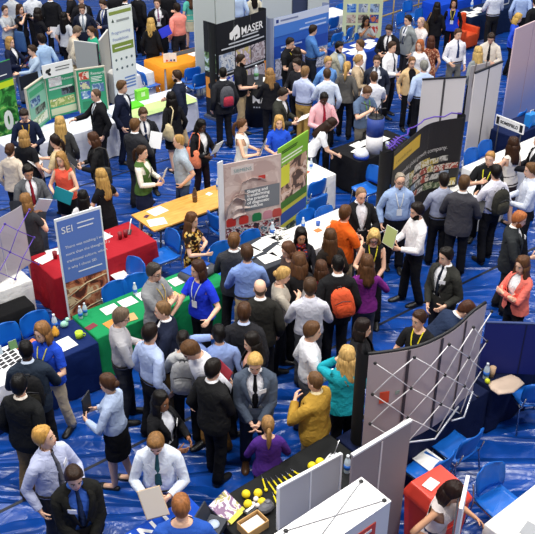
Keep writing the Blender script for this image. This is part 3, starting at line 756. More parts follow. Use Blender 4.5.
# ---- plain folding table with a wood top
def folding_table(px, length, depth, label):
    p = at(*px, .74); o = thing('folding_table', V((p.x, p.y, 0)) + U * length / 2 + W * depth / 2, HALL, label, 'table')
    G = MB(); G.box((0, 0, .73), (length, depth, .03)); G.build('tabletop', mat('e0aa55', .45, 'wood', 0, 'c98f3c'), o, smooth=False, bevel=.006)
    G = MB(); 
    for y in (-1, 1): G.box((0, y * (depth / 2 - .04), .69), (length - .2, .03, .05))
    G.build('apron_frame', mat('30333a', .5), o, smooth=False)
    for x in (-1, 1):
        for y in (-1, 1):
            G = MB(); G.tube([(x * (length / 2 - .18), y * (depth / 2 - .07), .71), (x * (length / 2 - .10), y * (depth / 2 - .05), .01)], .014, 8); G.build('leg', mat('3a3d45', .4, metal=.6), o)
        G = MB(); G.tube([(x * (length / 2 - .12), -depth / 2 + .06, .22), (x * (length / 2 - .12), depth / 2 - .06, .22)], .011, 8); G.build('stretcher', mat('3a3d45', .4, metal=.6), o)
    return dict(root=o, p=p, U=U, W=W, L=length, D=depth, z=.745)
T1 = folding_table((131, 215), 1.9, .72, 'folding table with honey wood top and dark metal legs, empty but for a few papers')
sheets(T1, [(.42, .18, .1), (.20, .50, -.3)], paperw, 'papers on the wood table', 'white paper lying flat on the bare wood table', size=(.30, .24))
sheets(T1, [(.17, .22, .5)], mat('4a2440', .5), None, 'small dark purple card on the wood table corner', size=(.10, .07), name='card', cat='card')
bottle(on(T1, 1.12, .30), 'dark smoky sports bottle standing mid-way on the wood table', c='5b4632', capc='2d2c30', h=.27, lab='6a4a30')
for u, w_ in ((1.72, .16), (1.78, .10)): bottle(on(T1, u, w_), 'clear water bottle at the back corner of the wood table', group='bottles at the end of the wood table')
sheets(T1, [(1.48, .22, .3)], paperw, None, 'crumpled white napkin on the wood table near the bottles', name='napkin', size=(.10, .10), cat='napkin')
T2 = drape_table('bl', (29, 257), 1.82, .84, drape('a41d29'), 'table under a red cloth beside the tall blue banner', back=.52)
for u in (.30, .44): 
    cup(on(T2, u, .30), 'dark red cup on the red table near the grey popup', '7d1420', group='red cups at the near end of the red table')
for u in (1.40, 1.50): cup(on(T2, u, .42), 'dark red cup on the red table near the empty blue chair', '7d1420', group='red cups at the far end of the red table')
sheets(T2, [(.16, .22, .2), (.38, .12, -.2)], paperw, 'papers at the near end of the red table', 'white paper on the red table near the grey popup', size=(.26, .2))
sheets(T2, [(1.12, .16, .15)], mat('dfe6ee', .6), None, 'white placemat print on the red table behind the blue banner', size=(.42, .30))
o = thing('sign_holder', on(T2, 1.64, .34), HALL + .9, 'small white table sign standing on the red table', 'sign'); G = MB(); G.box((0, 0, .11), (.16, .012, .22), 0, Matrix.Rotation(.2, 3, 'X')); G.build('card', paperw, o, smooth=False); G = MB(); G.box((0, .03, .006), (.16, .09, .012)); G.build('base', mat('333338', .4), o, smooth=False)
T3 = drape_table('bl', (72, 316), 2.25, .70, drape('178a52'), 'table under a bright green cloth lined with white flyers', back=.52)
for k in range(6):
    pass
sheets(T3, [(.50 + .29 * k, .20, 0) for k in range(5)], paperw, 'white flyers along the back of the green table', 'white flyer in the row along the green table', size=(.24, .20))
sheets(T3, [(.36, .52, .1), (1.05, .50, 0), (1.36, .50, .1), (.58, .55, -.2)], [mat('d9893a', .6), mat('e08a48', .6), mat('e8a870', .6), mat('c9a36a', .6)], 'orange leaflets on the green table', 'orange leaflet on the green table', size=(.24, .18))
sheets(T3, [(.08, .40, .2)], mat('7a2434', .6), None, 'dark red booklet on the green table end', name='booklet', size=(.16, .10), cat='booklet')
for u, w_ in ((.07, .13), (.16, .10)): bottle(on(T3, u, w_), 'clear water bottle on the end of the green table', group='bottles on the end of the green table')
bottle(on(T3, .98, .10), 'clear water bottle between the flyers of the green table')
o = thing('laptop_bag', on(T3, 2.0, .25), HALL + .2, 'grey and blue padded bag lying on the far end of the green table', 'bag'); G = MB(); G.loft([[V((x * k, y * k, z)) for x, y in ((-.26, -.17), (.26, -.17), (.28, 0), (.26, .17), (-.26, .17), (-.28, 0))] for z, k in ((0, .95), (.04, 1.05), (.09, 1), (.11, .85))]); G.build('bag_body', cloth('4a4d55'), o); G = MB(); G.box((0, .05, .115), (.44, .20, .02)); G.build('flap', cloth('2a55b0'), o, bevel=.006); G = MB(); G.box((0, -.10, .115), (.22, .03, .012)); G.build('logo_strip', mat('d5d8de', .5), o, smooth=False)
T4 = drape_table('br', (73, 319), 2.3, .70, drape('0f2458'), 'table under a navy cloth with a white runner and giveaways', back=.52)
runner(T4, .62, 1.38, drape('eeeef2'), 'table_runner', 'white cloth runner over the navy table, printed in blue and black', .5)
o = thing('pattern_print', on(T4, 1.05, .24, .006), HALL, 'black lattice print lying on the white runner', 'print')
for i in range(6):
    G = MB()
    for j in range(5): G.box((-.25 + i * .10, -.16 + j * .075, .002), (.085, .055, .003), 0, Matrix.Rotation(.3, 3, 'Z'))
    G.build('bar_pattern', mat('1b1b20', .6), o, smooth=False)
sheets(T4, [(1.85, .46, .05), (1.6, .5, .0)], paperw, 'papers on the navy table', 'white paper lying on the navy table', size=(.42, .26))
sheets(T4, [(1.55, .20, .3)], mat('e0743c', .6), None, 'orange sheet on the navy table behind the white papers', size=(.28, .2))
for u, w_, c in ((2.16, .44, 'b7d232'),): 
    o = thing('mug', on(T4, u, w_), 0, 'lime green cup lying at the corner of the navy table', 'cup'); G = MB(); G.lathe([(.05, 0), (.055, .09), (.048, .09), (.04, .01)]); G.build('cup_body', mat(c, .5), o); G = MB(); G.tube([(.05, 0, .02), (.085, 0, .03), (.085, 0, .065), (.05, 0, .075)], .008, 6); G.build('handle', mat(c, .5), o)
o = thing('toy_bird', on(T4, 2.12, .10), .6, 'pale mint foam figure on the navy table', 'toy'); G = MB(); G.ball((0, 0, .05), (.06, .045, .05), 10, 7); G.ball((.05, 0, .11), .03, 8, 6); G.build('toy_body', mat('a8e0c8', .5), o); G = MB(); G.tube([(.07, 0, .11), (.095, 0, .105)], [.01, .002], 6); G.build('beak', mat('e8a040', .5), o)
o = thing('pear_figure', on(T4, 1.93, .2), 0, 'orange pear shaped foam figure on the navy table', 'toy'); G = MB(); G.lathe([(.03, 0), (.055, .03), (.05, .08), (.025, .13), (.01, .16)], n=12); G.build('toy_body', mat('e0a030', .5), o); G = MB(); G.tube([(0, 0, .158), (.008, 0, .185)], .004, 5); G.build('stem', mat('5a4020', .6), o)
o = thing('pinwheel_toy', on(T4, 1.78, .14), .3, 'spiky blue toy on the navy table', 'toy')
for k in range(8): 
    a = k * pi / 4; G = MB(); G.tube([(0, 0, .05), (.07 * cos(a), .07 * sin(a), .06)], [.014, .005], 6); G.build('spike', mat('2440b8', .5), o)
G = MB(); G.ball((0, 0, .04), .04, 8, 6); G.build('toy_body', mat('2440b8', .5), o)
bottle(on(T4, 2.0, .06), 'clear water bottle at the back of the navy table', h=.24)
for u, c in ((1.15, 'b8c8d4'), (1.36, '5f8a58')): 
    o = thing('table_tent', on(T4, u, .09), HALL, 'small %s tent card at the back of the navy table' % ('pale blue' if u < 1.2 else 'green'), 'card'); G = MB(); G.box((0, -.02, .06), (.11, .004, .13), 0, Matrix.Rotation(-.3, 3, 'X')); G.build('card_face', mat(c, .6), o, smooth=False); G = MB(); G.box((0, .02, .06), (.11, .004, .13), 0, Matrix.Rotation(.3, 3, 'X')); G.build('card_back', mat('c9ced2', .6), o, smooth=False)
T5 = drape_table('fr', (118, 122), 2.4, .84, drape('dcdfe8'), 'table under a pale grey cloth carrying the green display boards')
sheets(T5, [(1.0, .5, .1), (1.9, .62, -.2), (.35, .3, .3), (.5, .5, 0), (2.2, .5, .2)], paperw, 'papers before the green boards', 'white paper on the pale grey table before the green boards')
o = thing('monitor', V(at(31, 92, .76)), HALL + .2, 'black screen behind the green boards', 'monitor'); G = MB(); G.box((0, 0, .26), (.5, .03, .32)); G.build('screen', mat('17181c', .3), o, smooth=False, bevel=.006); G = MB(); G.box((0, .02, .05), (.06, .03, .1)); G.box((0, .02, .008), (.22, .16, .016)); G.build('foot', mat('222328', .4), o, smooth=False)
T6 = drape_table('fr', (197, 98), 2.0, .84, drape('d8dcea'), 'table under a pale cloth with lime green giveaways')
runner(T6, .3, 1.95, drape('b9d08c'), 'table_runner', 'light green runner over the pale table', .05, .45)
lettering(T6['root'], 'M', lambda u, v: V((-.65 + u, -.84 / 2 - .045, .30 + v)), .34, mat('8d97b5', .7))
o = thing('tote_bag', on(T6, .55, .36), HALL, 'lime green tote bag lying flat on the pale table', 'bag'); G = MB(); G.box((0, 0, .025), (.52, .34, .05)); G.build('bag_body', mat('55c81e', .7), o, bevel=.015); G = MB(); G.tube([(-.24, -.05, .05), (-.34, -.06, .03), (-.34, .06, .03), (-.24, .05, .05)], .012, 6); G.build('strap', mat('3a9a14', .7), o)
o = thing('gift_bag', on(T6, 1.0, .14), HALL, 'lime green paper box standing on the pale table', 'box'); G = MB(); G.box((0, 0, .12), (.30, .12, .24)); G.build('box_body', mat('7ad63c', .6), o, smooth=False, bevel=.004); G = MB(); G.box((0, -.062, .14), (.10, .004, .1)); G.build('print', mat('c8ecb0', .6), o, smooth=False)
T7w = drape_table('bl', (146, 60), 2.6, .86, drape('c9d3ea'), 'table under a pale blue cloth beneath the orange cloth', .73)
def half_cloth():
    t = T7w; o = thing('tablecloth', on(t, 0, 0, .012), HALL, 'orange cloth spread over the pale blue table', 'tablecloth')
    L, D = t['L'], t['D']; G = MB(); rr = []
    for k in range(13):
        u = L * k / 12; drop = .66 - .60 * (k / 12) ** .6
        rr.append([V((u, .02, -.25)), V((u, .018, 0)), V((u, 0, .008)), V((u, -D, .008)), V((u, -D - .035, -.01)), V((u, -D - .05, -drop)), V((u, -D - .044, -drop)), V((u, -D - .025, -.02)), V((u, -D, .0)), V((u, 0, .0)), V((u, .012, -.02)), V((u, .012, -.25))])
    G.loft(rr)
    a = [V((-.03, .02, 0)), V((-.03, -D - .035, 0))]
    q = [[V((0, .018, .008)), V((0, -D - .03, .008))], [V((-.05, .02, -.01)), V((-.05, -D - .04, -.01))], [V((-.065, .02, -.35)), V((-.075, -D - .05, -.35))], [V((-.06, .02, -.68)), V((-.08, -D - .05, -.68))]]
    ids = [G.add(x) for x in q]
    for x, y in zip(ids, ids[1:]): G.face((x[0], x[1], y[1], y[0]))
    G.build('cloth', drape('e8962a'), o, smooth=True)
half_cloth()
o = thing('table_runner', on(T7w, 1.55, .16, .022), HALL, 'dark grey strip along the back of the orange cloth', 'cloth'); G = MB(); G.box((0, 0, .003), (1.7, .26, .006)); G.build('cloth', drape('4c4d50'), o, smooth=False)
for u, w_, r in ((1.2, .45, .1), (1.65, .40, 0), (1.9, .5, .2)):
    G = MB(); G.box((0, 0, .001), (.34, .26, .002)); o = G.build('paper', paperw, smooth=False); o.location = on(T7w, u, w_, .0245); o.rotation_euler = (0, 0, HALL + r); tag(o, 'white paper on the orange cloth', 'paper', 'papers on the orange cloth')
o = thing('display_card', on(T7w, .36, .55, .021), .2, 'white folded display card on the orange cloth', 'card'); G = MB(); G.box((-.085, 0, .11), (.17, .01, .22), 0, Matrix.Rotation(.3, 3, 'Z')); G.box((.08, 0, .11), (.17, .01, .22), 0, Matrix.Rotation(-.3, 3, 'Z')); G.build('card_leaf', paperw, o, smooth=False)
for x, c in ((-.08, 'd03a30'), (.02, '2a50c0'), (.10, '30343c')): G = MB(); G.ball((x, -.02, .04), (.025, .006, .025), 8, 5); G.build('print_spot', mat(c, .6), o)
T8 = drape_table('br', (136, 63), .9, .80, gw, 'white table end showing beside the orange cloth')
T9 = drape_table('bl', (331, 149), 1.55, .80, drape('17171b'), 'table under a black cloth with the tall cylinder on it')
sheets(T9, [(.55, .2, .1), (.86, .22, .0), (.36, .42, .3), (.62, .5, -.2), (1.1, .3, .1)], paperw, 'papers on the black table', 'white paper on the black cloth table', size=(.30, .22))
T10 = drape_table('br', (306, 159), 1.83, .84, gw, 'table under a white cloth behind the green banner', back=.52)
bottle(on(T10, 1.62, .38), 'clear bottle on the white table behind the green banner')
sheets(T10, [(1.45, .45, .2)], mat('c84a3a', .6), None, 'small red card on the white table behind the green banner', 'card', (.12, .08), 'card')
T11 = drape_table('bl', (281, 232), 1.83, .78, gw, 'table under a white cloth strewn with orange cards', back=.52)
sheets(T11, [(.72, .40, .3), (.62, .56, .1), (.80, .60, -.3), (.9, .3, .5), (.5, .35, 0)], mat('e87a3c', .6), 'orange cards on the white table', 'orange card on the white table', 'card', (.12, .10), 'card')
bottle(on(T11, .36, .14), 'clear water bottle standing at the back of the white table with orange cards')
cup(on(T11, .62, .22), 'small blue and white cup on the white table', '3f66b8', .07)
T12 = drape_table('bl', (222, 252), 1.12, .84, drape('3a3d44'), 'table under a charcoal cloth covered with papers', back=.52)
sheets(T12, [(.60, .22, .2), (.88, .18, -.1), (1.0, .48, .1), (.70, .55, .3), (1.0, .70, 0), (.35, .3, .1), (1.03, .22, .2), (.15, .15, .2), (.45, .62, -.1)], paperw, 'papers on the charcoal table', 'white paper on the charcoal table', size=(.30, .24))
for u, w_, lb in ((1.02, .66, 'tablet with blue screen on papers at the charcoal table'), (.16, .42, 'dark tablet at the end of the charcoal table')):
    o = thing('tablet', on(T12, u, w_, .012), HALL + .1, lb, 'tablet'); G = MB(); G.box((0, 0, .005), (.25, .18, .01)); G.build('case', mat('eceef2' if u > 1 else '2a2c34', .4), o, smooth=False, bevel=.003); G = MB(); G.box((0, 0, .011), (.21, .14, .002)); G.build('screen', mat('5a86b8', .15), o, smooth=False)
o = thing('shredded_paper', on(T12, 1.02, .16, .03), 0, 'tangle of white paper strips at the back of the charcoal table', 'paper'); rng = random.Random(5)
G = MB()
for k in range(60):
    c = V((rng.gauss(0, .10), rng.gauss(0, .06), rng.uniform(-.02, .06))); G.box(c, (.09, .015, .003), 0, Matrix.Rotation(rng.uniform(0, 6), 3, 'Z') @ Matrix.Rotation(rng.uniform(-.8, .8), 3, 'X'))
q = G.build('strips', paperw, o, smooth=False); o['kind'] = 'stuff'
bottle(on(T12, .95, .10), 'clear water bottle beside the paper strips', h=.24)
T13 = drape_table('bl', (206, 507), 1.74, .74, drape('1e1f20'), 'table under a dark cloth set with yellow gadgets', z=.88)
T14 = drape_table('br', (189, 496), 1.6, .70, drape('1c4fc0'), 'table under a royal blue cloth with white letters')
for x_, ch_ in ((-.44, 'M'), (-.13, 'V'), (.10, 'N'), (.40, 'I')): lettering(T14['root'], ch_, lambda u, v: V((x_ + u, .105 + v * 1.05, .757)), .28, WHITE, 'LEFT', .006)
T15 = drape_table('bl', (484, 524), 1.6, .8, gw, 'white covered table behind the red box and blue chairs')
sheets(T15, [(.30, .35, .2), (.5, .62, -.1)], mat('9a9da2', .5), 'grey cards on the white table by the chairs', 'grey card on the white table near the blue chair', 'card', (.2, .14), 'card')
o = thing('booklet', on(T15, .85, .30, .002), HALL, 'thick white booklet on the white table by the chairs', 'booklet'); G = MB(); G.box((0, 0, .012), (.22, .16, .024)); G.build('cover', mat('ded9d2', .6), o, smooth=False, bevel=.004)
T16 = drape_table('fr', (489, 391), 2.05, .60, navy, 'table under a dark navy cloth beneath the curved white popup')
T17 = drape_table('fl', (493, 389), 1.5, .70, navy, 'table under a dark navy cloth before the blue board')
bottle(at(485.5, 378.5, .752), 'clear water bottle by the curved popup end', h=.24)
cup(at(491.5, 377, .752), 'tall tan paper cup beside the water bottle', 'c8a888', .16)
o = thing('ball', at(487.5, 381, .788), 0, 'small yellow green ball beside the bottle', 'ball'); G = MB(); G.ball((0, 0, 0), .035, 10, 7); G.build('ball_skin', mat('d8e02a', .6), o)
o = thing('paper_bag', at(506, 385, .76), HALL - .3, 'crumpled tan paper sheet on the navy table', 'paper'); G = MB(); G.loft([[V((x * k + .02 * sin(9 * x + z * 40), y * k, z + .02 * sin(11 * x + 7 * y))) for x, y in ((-.18, -.12), (0, -.15), (.19, -.09), (.2, .03), (.15, .13), (0, .12), (-.17, .13), (-.2, 0))] for z, k in ((0, 1), (.015, 1), (.03, .8))]); G.build('sheet', mat('d8c0ac', .7), o)
T18 = drape_table('fl', (471, 18), 2.6, .8, drape('0f2244'), 'table under a deep navy cloth with papers far behind', back=.52)
sheets(T18, [(.25, .35, .1), (.55, .5, 0), (.9, .35, .2), (.2, .65, 0)], paperw, 'papers on the far navy table', 'white paper on the far navy table', size=(.34, .24))
bottle(on(T18, .75, .2), 'clear bottle standing on the far navy table', h=.26)
o = thing('display_card', on(T18, 1.9, .55), HALL, 'small framed card on the far navy table', 'card'); G = MB(); G.box((0, 0, .13), (.3, .02, .24)); G.build('frame', mat('dfe3ea', .5), o, smooth=False); G = MB(); G.box((0, -.012, .13), (.22, .004, .16)); G.build('print', mat('30457a', .5), o, smooth=False)
T18b = drape_table('fl', (440, 6), 2.0, .7, drape('1348c8'), 'table under a bright blue cloth at the back of the hall', back=.52)
T20 = drape_table('fl', (349, 57), 1.7, .85, drape('1c3f9a'), 'table under a blue cloth scattered with white papers', back=.52)
sheets(T20, [(.25, .35, .2), (.5, .55, -.1), (.8, .3, .1), (.95, .6, .3), (1.2, .5, 0), (.3, .68, .1), (1.3, .25, .3)], paperw, 'papers on the blue table by the sitter', 'white paper on the blue table before the seated person', size=(.32, .22))
T21 = drape_table('br', (333, 7), 1.9, .80, gw, 'white table at the back beside the blue popup', hem=.42, pleat=.004, back=.52)
T22 = drape_table('bl', (462, 167), 2.5, .72, gw, 'table under a white cloth beside the black curved popup', back=.52)
sheets(T22, [(.3, .5, .1), (.6, .62, .2), (1.5, .4, 0), (1.75, .6, .2)], paperw, 'papers on the white table by the black popup', 'white paper on the white table by the black popup')
o = thing('laptop', on(T22, .30, .30, .002), HALL + .1, 'dark closed laptop on the white table by the popup', 'laptop'); G = MB(); G.box((0, 0, .012), (.34, .24, .024)); G.build('lid', mat('3a3c42', .4), o, smooth=False, bevel=.006)
T23 = drape_table('bl', (488, 128), 2.0, .62, drape('0f1e48'), 'table under a navy cloth by the black and white sign', back=.52)
o = thing('gift_bag', on(T23, .8, .45), HALL, 'bright blue bag standing on the navy table', 'bag'); G = MB(); G.box((0, 0, .13), (.24, .14, .26)); G.build('bag_body', mat('2a8ae0', .4), o, smooth=False, bevel=.01); G = MB(); G.tube([(-.06, 0, .26), (-.05, 0, .33), (.05, 0, .33), (.06, 0, .26)], .006, 5); G.build('handle', WHITE, o)
sheets(T23, [(1.1, .5, .1), (1.4, .55, .3)], paperw, 'papers by the bright blue bag', 'white paper beside the bright blue bag')
T24 = drape_table('fr', (32, 280), 1.9, .80, gw, 'table under a white cloth below the grey and purple popup')
T25 = drape_table('bl', (440, 192), 1.2, .55, gw, 'small white covered table before the black popup')
sheets(T25, [(.3, .25, .1), (.6, .3, .2), (.9, .25, 0)], [paperw, mat('d9dee8', .6)], 'brochures before the black popup', 'brochure on the small white table before the black popup')
# ================================================================ banners
def quote():
    p = panel('banner_stand', (54, 220.5), (100.5, 206.5), 2.05, 0, 'tall blue banner with white quotation above a brick arch picture', 'banner', mat('eef0f4', .5), .02)
    pic(p, .035, .015, .965, .50, mat('5d7cc6', .6)); pic(p, .035, .50, .965, .99, mat('b06a4a', .7, 'photo', 0, '5a2c20,a8573a,c9825a,e2c49a,8a5a44', 5), 'arch_picture')
    for k in range(3): G = MB(); c0 = fr(p, .05, .62 + k * .10); c1 = fr(p, .95, .53 + k * .10); G.tube([(c0[0], -.016, c0[1]), (0, -.016, (c0[1] + c1[1]) / 2 + .05), (c1[0], -.016, c1[1])], .012, 4, 0, .3); G.build('arch_print', mat('e0c8a0', .7), p['root'])
    word(p, 'SEI', .10, .115, .15, WHITE); lines(p, .45, .82, .065, .10, 2, WHITE, .008)
    for k, t in enumerate(('There was nothing I wanted', 'more than the thought of a', 'traditional culture, which', 'is why I chose SEI.')): word(p, t, .13, .235 + k * .055, .062, WHITE)
    lines(p, .35, .88, .44, .44, 1, WHITE, .008)
quote()
p = panel('banner_stand', (222, 165.5), (281, 154), 1.92, 0, 'wide banner showing a hand, coloured caps and a grey text box', 'banner', mat('c5b0aa', .6), .02)
pic(p, .03, .02, .97, .98, mat('c9b4ae', .6, 'photo', 0, 'b89f9a,c6b0aa,d3c0ba,cbb6b0', 3), 'hand_picture')
pic(p, .14, .03, .52, .10, mat('d9ccc8', .5), 'logo_plate', 1); word(p, 'SIEMENS', .18, .085, .085, mat('5f8f94', .5), out=3)
for pts, r_ in ((((.04, .50), (.10, .38), (.20, .32), (.34, .34), (.30, .46)), .10), (((.28, .30), (.34, .19), (.48, .165), (.62, .18), (.73, .215)), .065), (((.12, .36), (.22, .30), (.36, .30), (.46, .33)), .055), (((.12, .44), (.22, .40), (.36, .41), (.46, .43)), .055), (((.14, .50), (.24, .475), (.38, .48)), .05)):   # the printed hand
    G = MB(); G.tube([(fr(p, x, z)[0], -.014, fr(p, x, z)[1]) for x, z in pts], [r_ * .8] + [r_] * (len(pts) - 2) + [r_ * .6], 12, 0, .06); G.build('finger_print', mat('dccac3', .6), p['root'])
pic(p, .60, .155, .72, .19, mat('b8342c', .6), 'red_cap', 5)
pic(p, .36, .26, .97, .47, mat('6f747c', .6), 'text_box', 4)
for k, t in enumerate(('Shaping and', 'transforming', 'the practice', 'of diagnostic', 'medicine')): word(p, t, .40, .297 + k * .036, .078, WHITE, out=6, bold=.002)
for x, c in ((.05, 'c0342c'), (.27, 'c8362c'), (.50, '1f7a48'), (.69, 'c78a98'), (.86, 'b84a44')):
    q_ = fr(p, x + .07, .545); G = MB(); G.loft([[V((q_[0] + sx * w_, y_, q_[1] + sz)) for y_ in (-.0155, -.019)] + [V((q_[0] - sx * w_, y_, q_[1] + sz)) for y_ in (-.019, -.0155)] for sx, w_, sz in ((1, .05, .075), (1, .085, .04), (1, .085, -.06), (1, .07, -.08))]); G.build('cap_print', mat(c, .6), p['root'], smooth=False)
pic(p, .03, .60, .97, .97, mat('887c8a', .6, 'photo', 0, '30303a,8a2c34,d8d0d0,2a6a7a,c8a0a0', 9), 'lab_picture', 1)
p = panel('banner_stand', (278, 149.5), (308, 130.5), 2.0, 0, 'narrow lime green banner with smiling portrait and blue bands', 'banner', mat('8cc03a', .55), .02)
pic(p, .03, .01, .97, .17, mat('7fb82e', .55), 'green_field'); pic(p, .03, .17, .97, .50, mat('a8846e', .6, 'photo', 0, '5a4438,c09a82,e0c8b8,98705c', 4), 'portrait'); pic(p, .03, .18, .36, .36, mat('d8d83a', .6), 'yellow_field', 1); pic(p, .03, .50, .97, .57, mat('4c7a2a', .6), 'band', 1); pic(p, .03, .57, .97, .61, mat('d8d24a', .6), 'band', 1); pic(p, .03, .61, .97, .72, mat('3f5ea8', .6), 'band', 1); pic(p, .03, .72, .97, .76, mat('d8d24a', .6), 'band', 1); pic(p, .03, .76, .97, .98, mat('6a7a6a', .6, 'photo', 0, '3a4a3a,8a9a7a,c8c8b8', 6), 'picture', 1)
lines(p, .10, .62, .035, .05, 2, mat('365a10', .6)); lines(p, .10, .80, .10, .13, 2, mat('f0f4e0', .6), .012)
p = panel('banner_stand', (217.5, 163.5), (222.5, 161), 2.0, 0, 'white backed banner standing edge on beside the hand banner', 'banner', mat('e3e6ec', .5), .02)
p = panel('banner_stand', (-17, 68), (9.5, 59.5), 2.1, 0, 'green banner with navy header, yellow stripe and a huge white zero', 'banner', mat('2f8a3a', .6), .02)
pic(p, 0, 0, 1, .17, mat('2b3350', .6), 'header'); pic(p, 0, .19, 1, .25, mat('c8dc28', .6), 'stripe'); pic(p, 0, .25, 1, .98, mat('2f8a3a', .7, 'photo', 0, '14541c,2a7a2e,3f9a40,8ac060,256e2a', 5), 'leaf_picture'); lines(p, .2, .8, .12, .12, 1, WHITE)
a, b = fr(p, .42, .66); lettering(p['root'], '0', lambda u, v: V((a + u * .8, -.022, b + v)), .52, WHITE, 'LEFT', .03); a2, b2 = fr(p, .80, .66); lettering(p['root'], '%', lambda u, v: V((a2 + u, -.022, b2 + v)), .13, WHITE, 'LEFT', .004)
p = panel('banner_stand', (107, 10.5), (131, 4.5), 2.5, 0, 'tall white banner with olive bars and rows of small icons', 'banner', mat('e9efec', .5), .02)
pic(p, .04, .02, .96, .05, mat('8a9a4a', .6), 'bar'); pic(p, .05, .31, .95, .385, mat('7f9440', .6), 'bar'); lines(p, .15, .85, .345, .345, 1, WHITE)
word(p, 'Programming', .07, .225, .098, mat('7f8fc0', .6)); word(p, 'Possibilities', .09, .285, .098, mat('7f8fc0', .6)); lines(p, .32, .85, .10, .10, 1, mat('9aa0a0', .6), .02)
G = MB(); a, b = fr(p, .12, .115); G.loft([[V((a, y, b)), V((a + .07, y, b)), V((a + .035, y, b + .07))] for y in (-.014, -.018)]); G.build('logo_mark', mat('3a4a40', .6), p['root'], smooth=False)
for k in range(4):
    for j in range(2):
        a, b = fr(p, .17 + k * .22, .46 + j * .085); G = MB(); G.ball((a, -.014, b), (.030, .004, .030), 8, 5); G.build('icon', mat('5a6a70', .6), p['root'])
pic(p, .12, .66, .38, .76, mat('b86a50', .6, 'photo', 0, 'd8b0a0,b85a40,e8d8d0', 9), 'picture'); 
for k in range(4): pic(p, .46, .64 + k * .03, .92, .655 + k * .03, mat('6f90c8', .6), 'stripe')
lines(p, .1, .9, .82, .93, 4, mat('b0b8b8', .6))
# backs of displays to the right of the gangway
gp = mat('d9d3d2', .6); bl = mat('1d1d20', .5)
for nm, L, R, zt, lb, c in (('standing_screen', (422.5, 80), (444, 78.6), 2.1, 'blank pale panel with black top rail, behind the black popup', gp), ('standing_screen', (445, 78.6), (466, 77.3), 2.1, 'blank pale panel beside its twin, next to a person in grey knit', gp), ('standing_screen', (475, 73.5), (488.5, 68), 2.15, 'tall blank pale panel, first of the pair near the black and white sign', gp), ('standing_screen', (489, 67.8), (502.5, 62), 2.15, 'tall blank pale panel touching the large pink and blue banner', gp)):
    p = panel(nm, L, R, zt, 0, lb, 'panel', c, .025, None, True); G = MB(); G.box((0, 0, p['h'] + .012), (p['w'] + .01, .04, .03)); G.build('top_rail', bl, p['root'], smooth=False)
    for x in ((.5,) if L[0] in (422.5, 475) else (-.5,)): G = MB(); G.box((x * p['w'], 0, p['h'] / 2), (.022, .034, p['h'] - .02)); G.build('side_rail', mat('4a4648', .5), p['root'], smooth=False)
m = mat('c9b0b4', .6); nt = m.node_tree
def fade(top, bot, h):
    m = bpy.data.materials.new('print_' + top); m.use_nodes = True; nt = m.node_tree; b = nt.nodes['Principled BSDF']; b.inputs['Roughness'].default_value = .6
    t = nt.nodes.new('ShaderNodeTexCoord'); s = nt.nodes.new('ShaderNodeSeparateXYZ'); mr = nt.nodes.new('ShaderNodeMapRange'); mx = nt.nodes.new('ShaderNodeMix'); mx.data_type = 'RGBA'
    nt.links.new(t.outputs['Object'], s.inputs[0]); nt.links.new(s.outputs['Z'], mr.inputs['Value']); mr.inputs['From Min'].default_value = h[0]; mr.inputs['From Max'].default_value = h[1]
    mx.inputs[6].default_value = lin(bot); mx.inputs[7].default_value = lin(top); nt.links.new(mr.outputs[0], mx.inputs[0]); nt.links.new(mx.outputs[2], b.inputs['Base Color']); return m
p = panel('large_banner', (515.5, 29.5), (556, 12), 2.4, 0, 'large banner printed pink above pale blue, beside the tall pale panels', 'banner', fade('d8bcc0', '8f9cd0', (.5, 1.5)), .03)
for x in (-.12,): G = MB(); G.box((x, -.017, p['h'] / 2), (.012, .008, p['h'] - .1)); G.build('seam', mat('b09aa8', .6), p['root'], smooth=False)
p = panel('easel_board', (471, 66), (490, 62), 1.55, .25, 'grey board leaning on an easel behind the pale panels', 'board', mat('a9a4a4', .6), .025, None, False)
for x in (-.25, .25): G = MB(); G.tube([(x, .06, -.25), (x * .6, -.03, 1.35)], .016, 6); G.build('leg', mat('50484a', .5), p['root'])
# hanging black and white sign plate
a, b = at(496, 119, 1.15), at(524, 130, 1.15); d = b - a; o = thing('sign_plate', V(((a.x + b.x) / 2, (a.y + b.y) / 2, 0)), yaw_of(d), 'white sign plate with black lettering on two thin posts by the blue chairs', 'sign'); w_ = d.length
G = MB(); G.box((0, 0, 1.15), (w_, .025, .20)); G.build('plate', mat('ecebea', .5), o, smooth=False)
G = MB(); G.box((0, -.014, 1.15), (w_ * .93, .004, .15)); G.build('field', mat('17171a', .5), o, smooth=False); G = MB(); G.box((0, -.017, 1.15), (w_ * .72, .004, .15)); G.build('field', mat('e2e1e0', .5), o, smooth=False)
lettering(o, 'SOMEFIELD', lambda u, v: V((u, -.021, 1.115 + v)), .088, mat('17171a', .5), 'CENTER', .004)
for x in (-.4, .4): G = MB(); G.tube([(x * w_, .02, 0), (x * w_, .02, 1.1)], .012, 6); G.build('post', mat('30323a', .4), o)
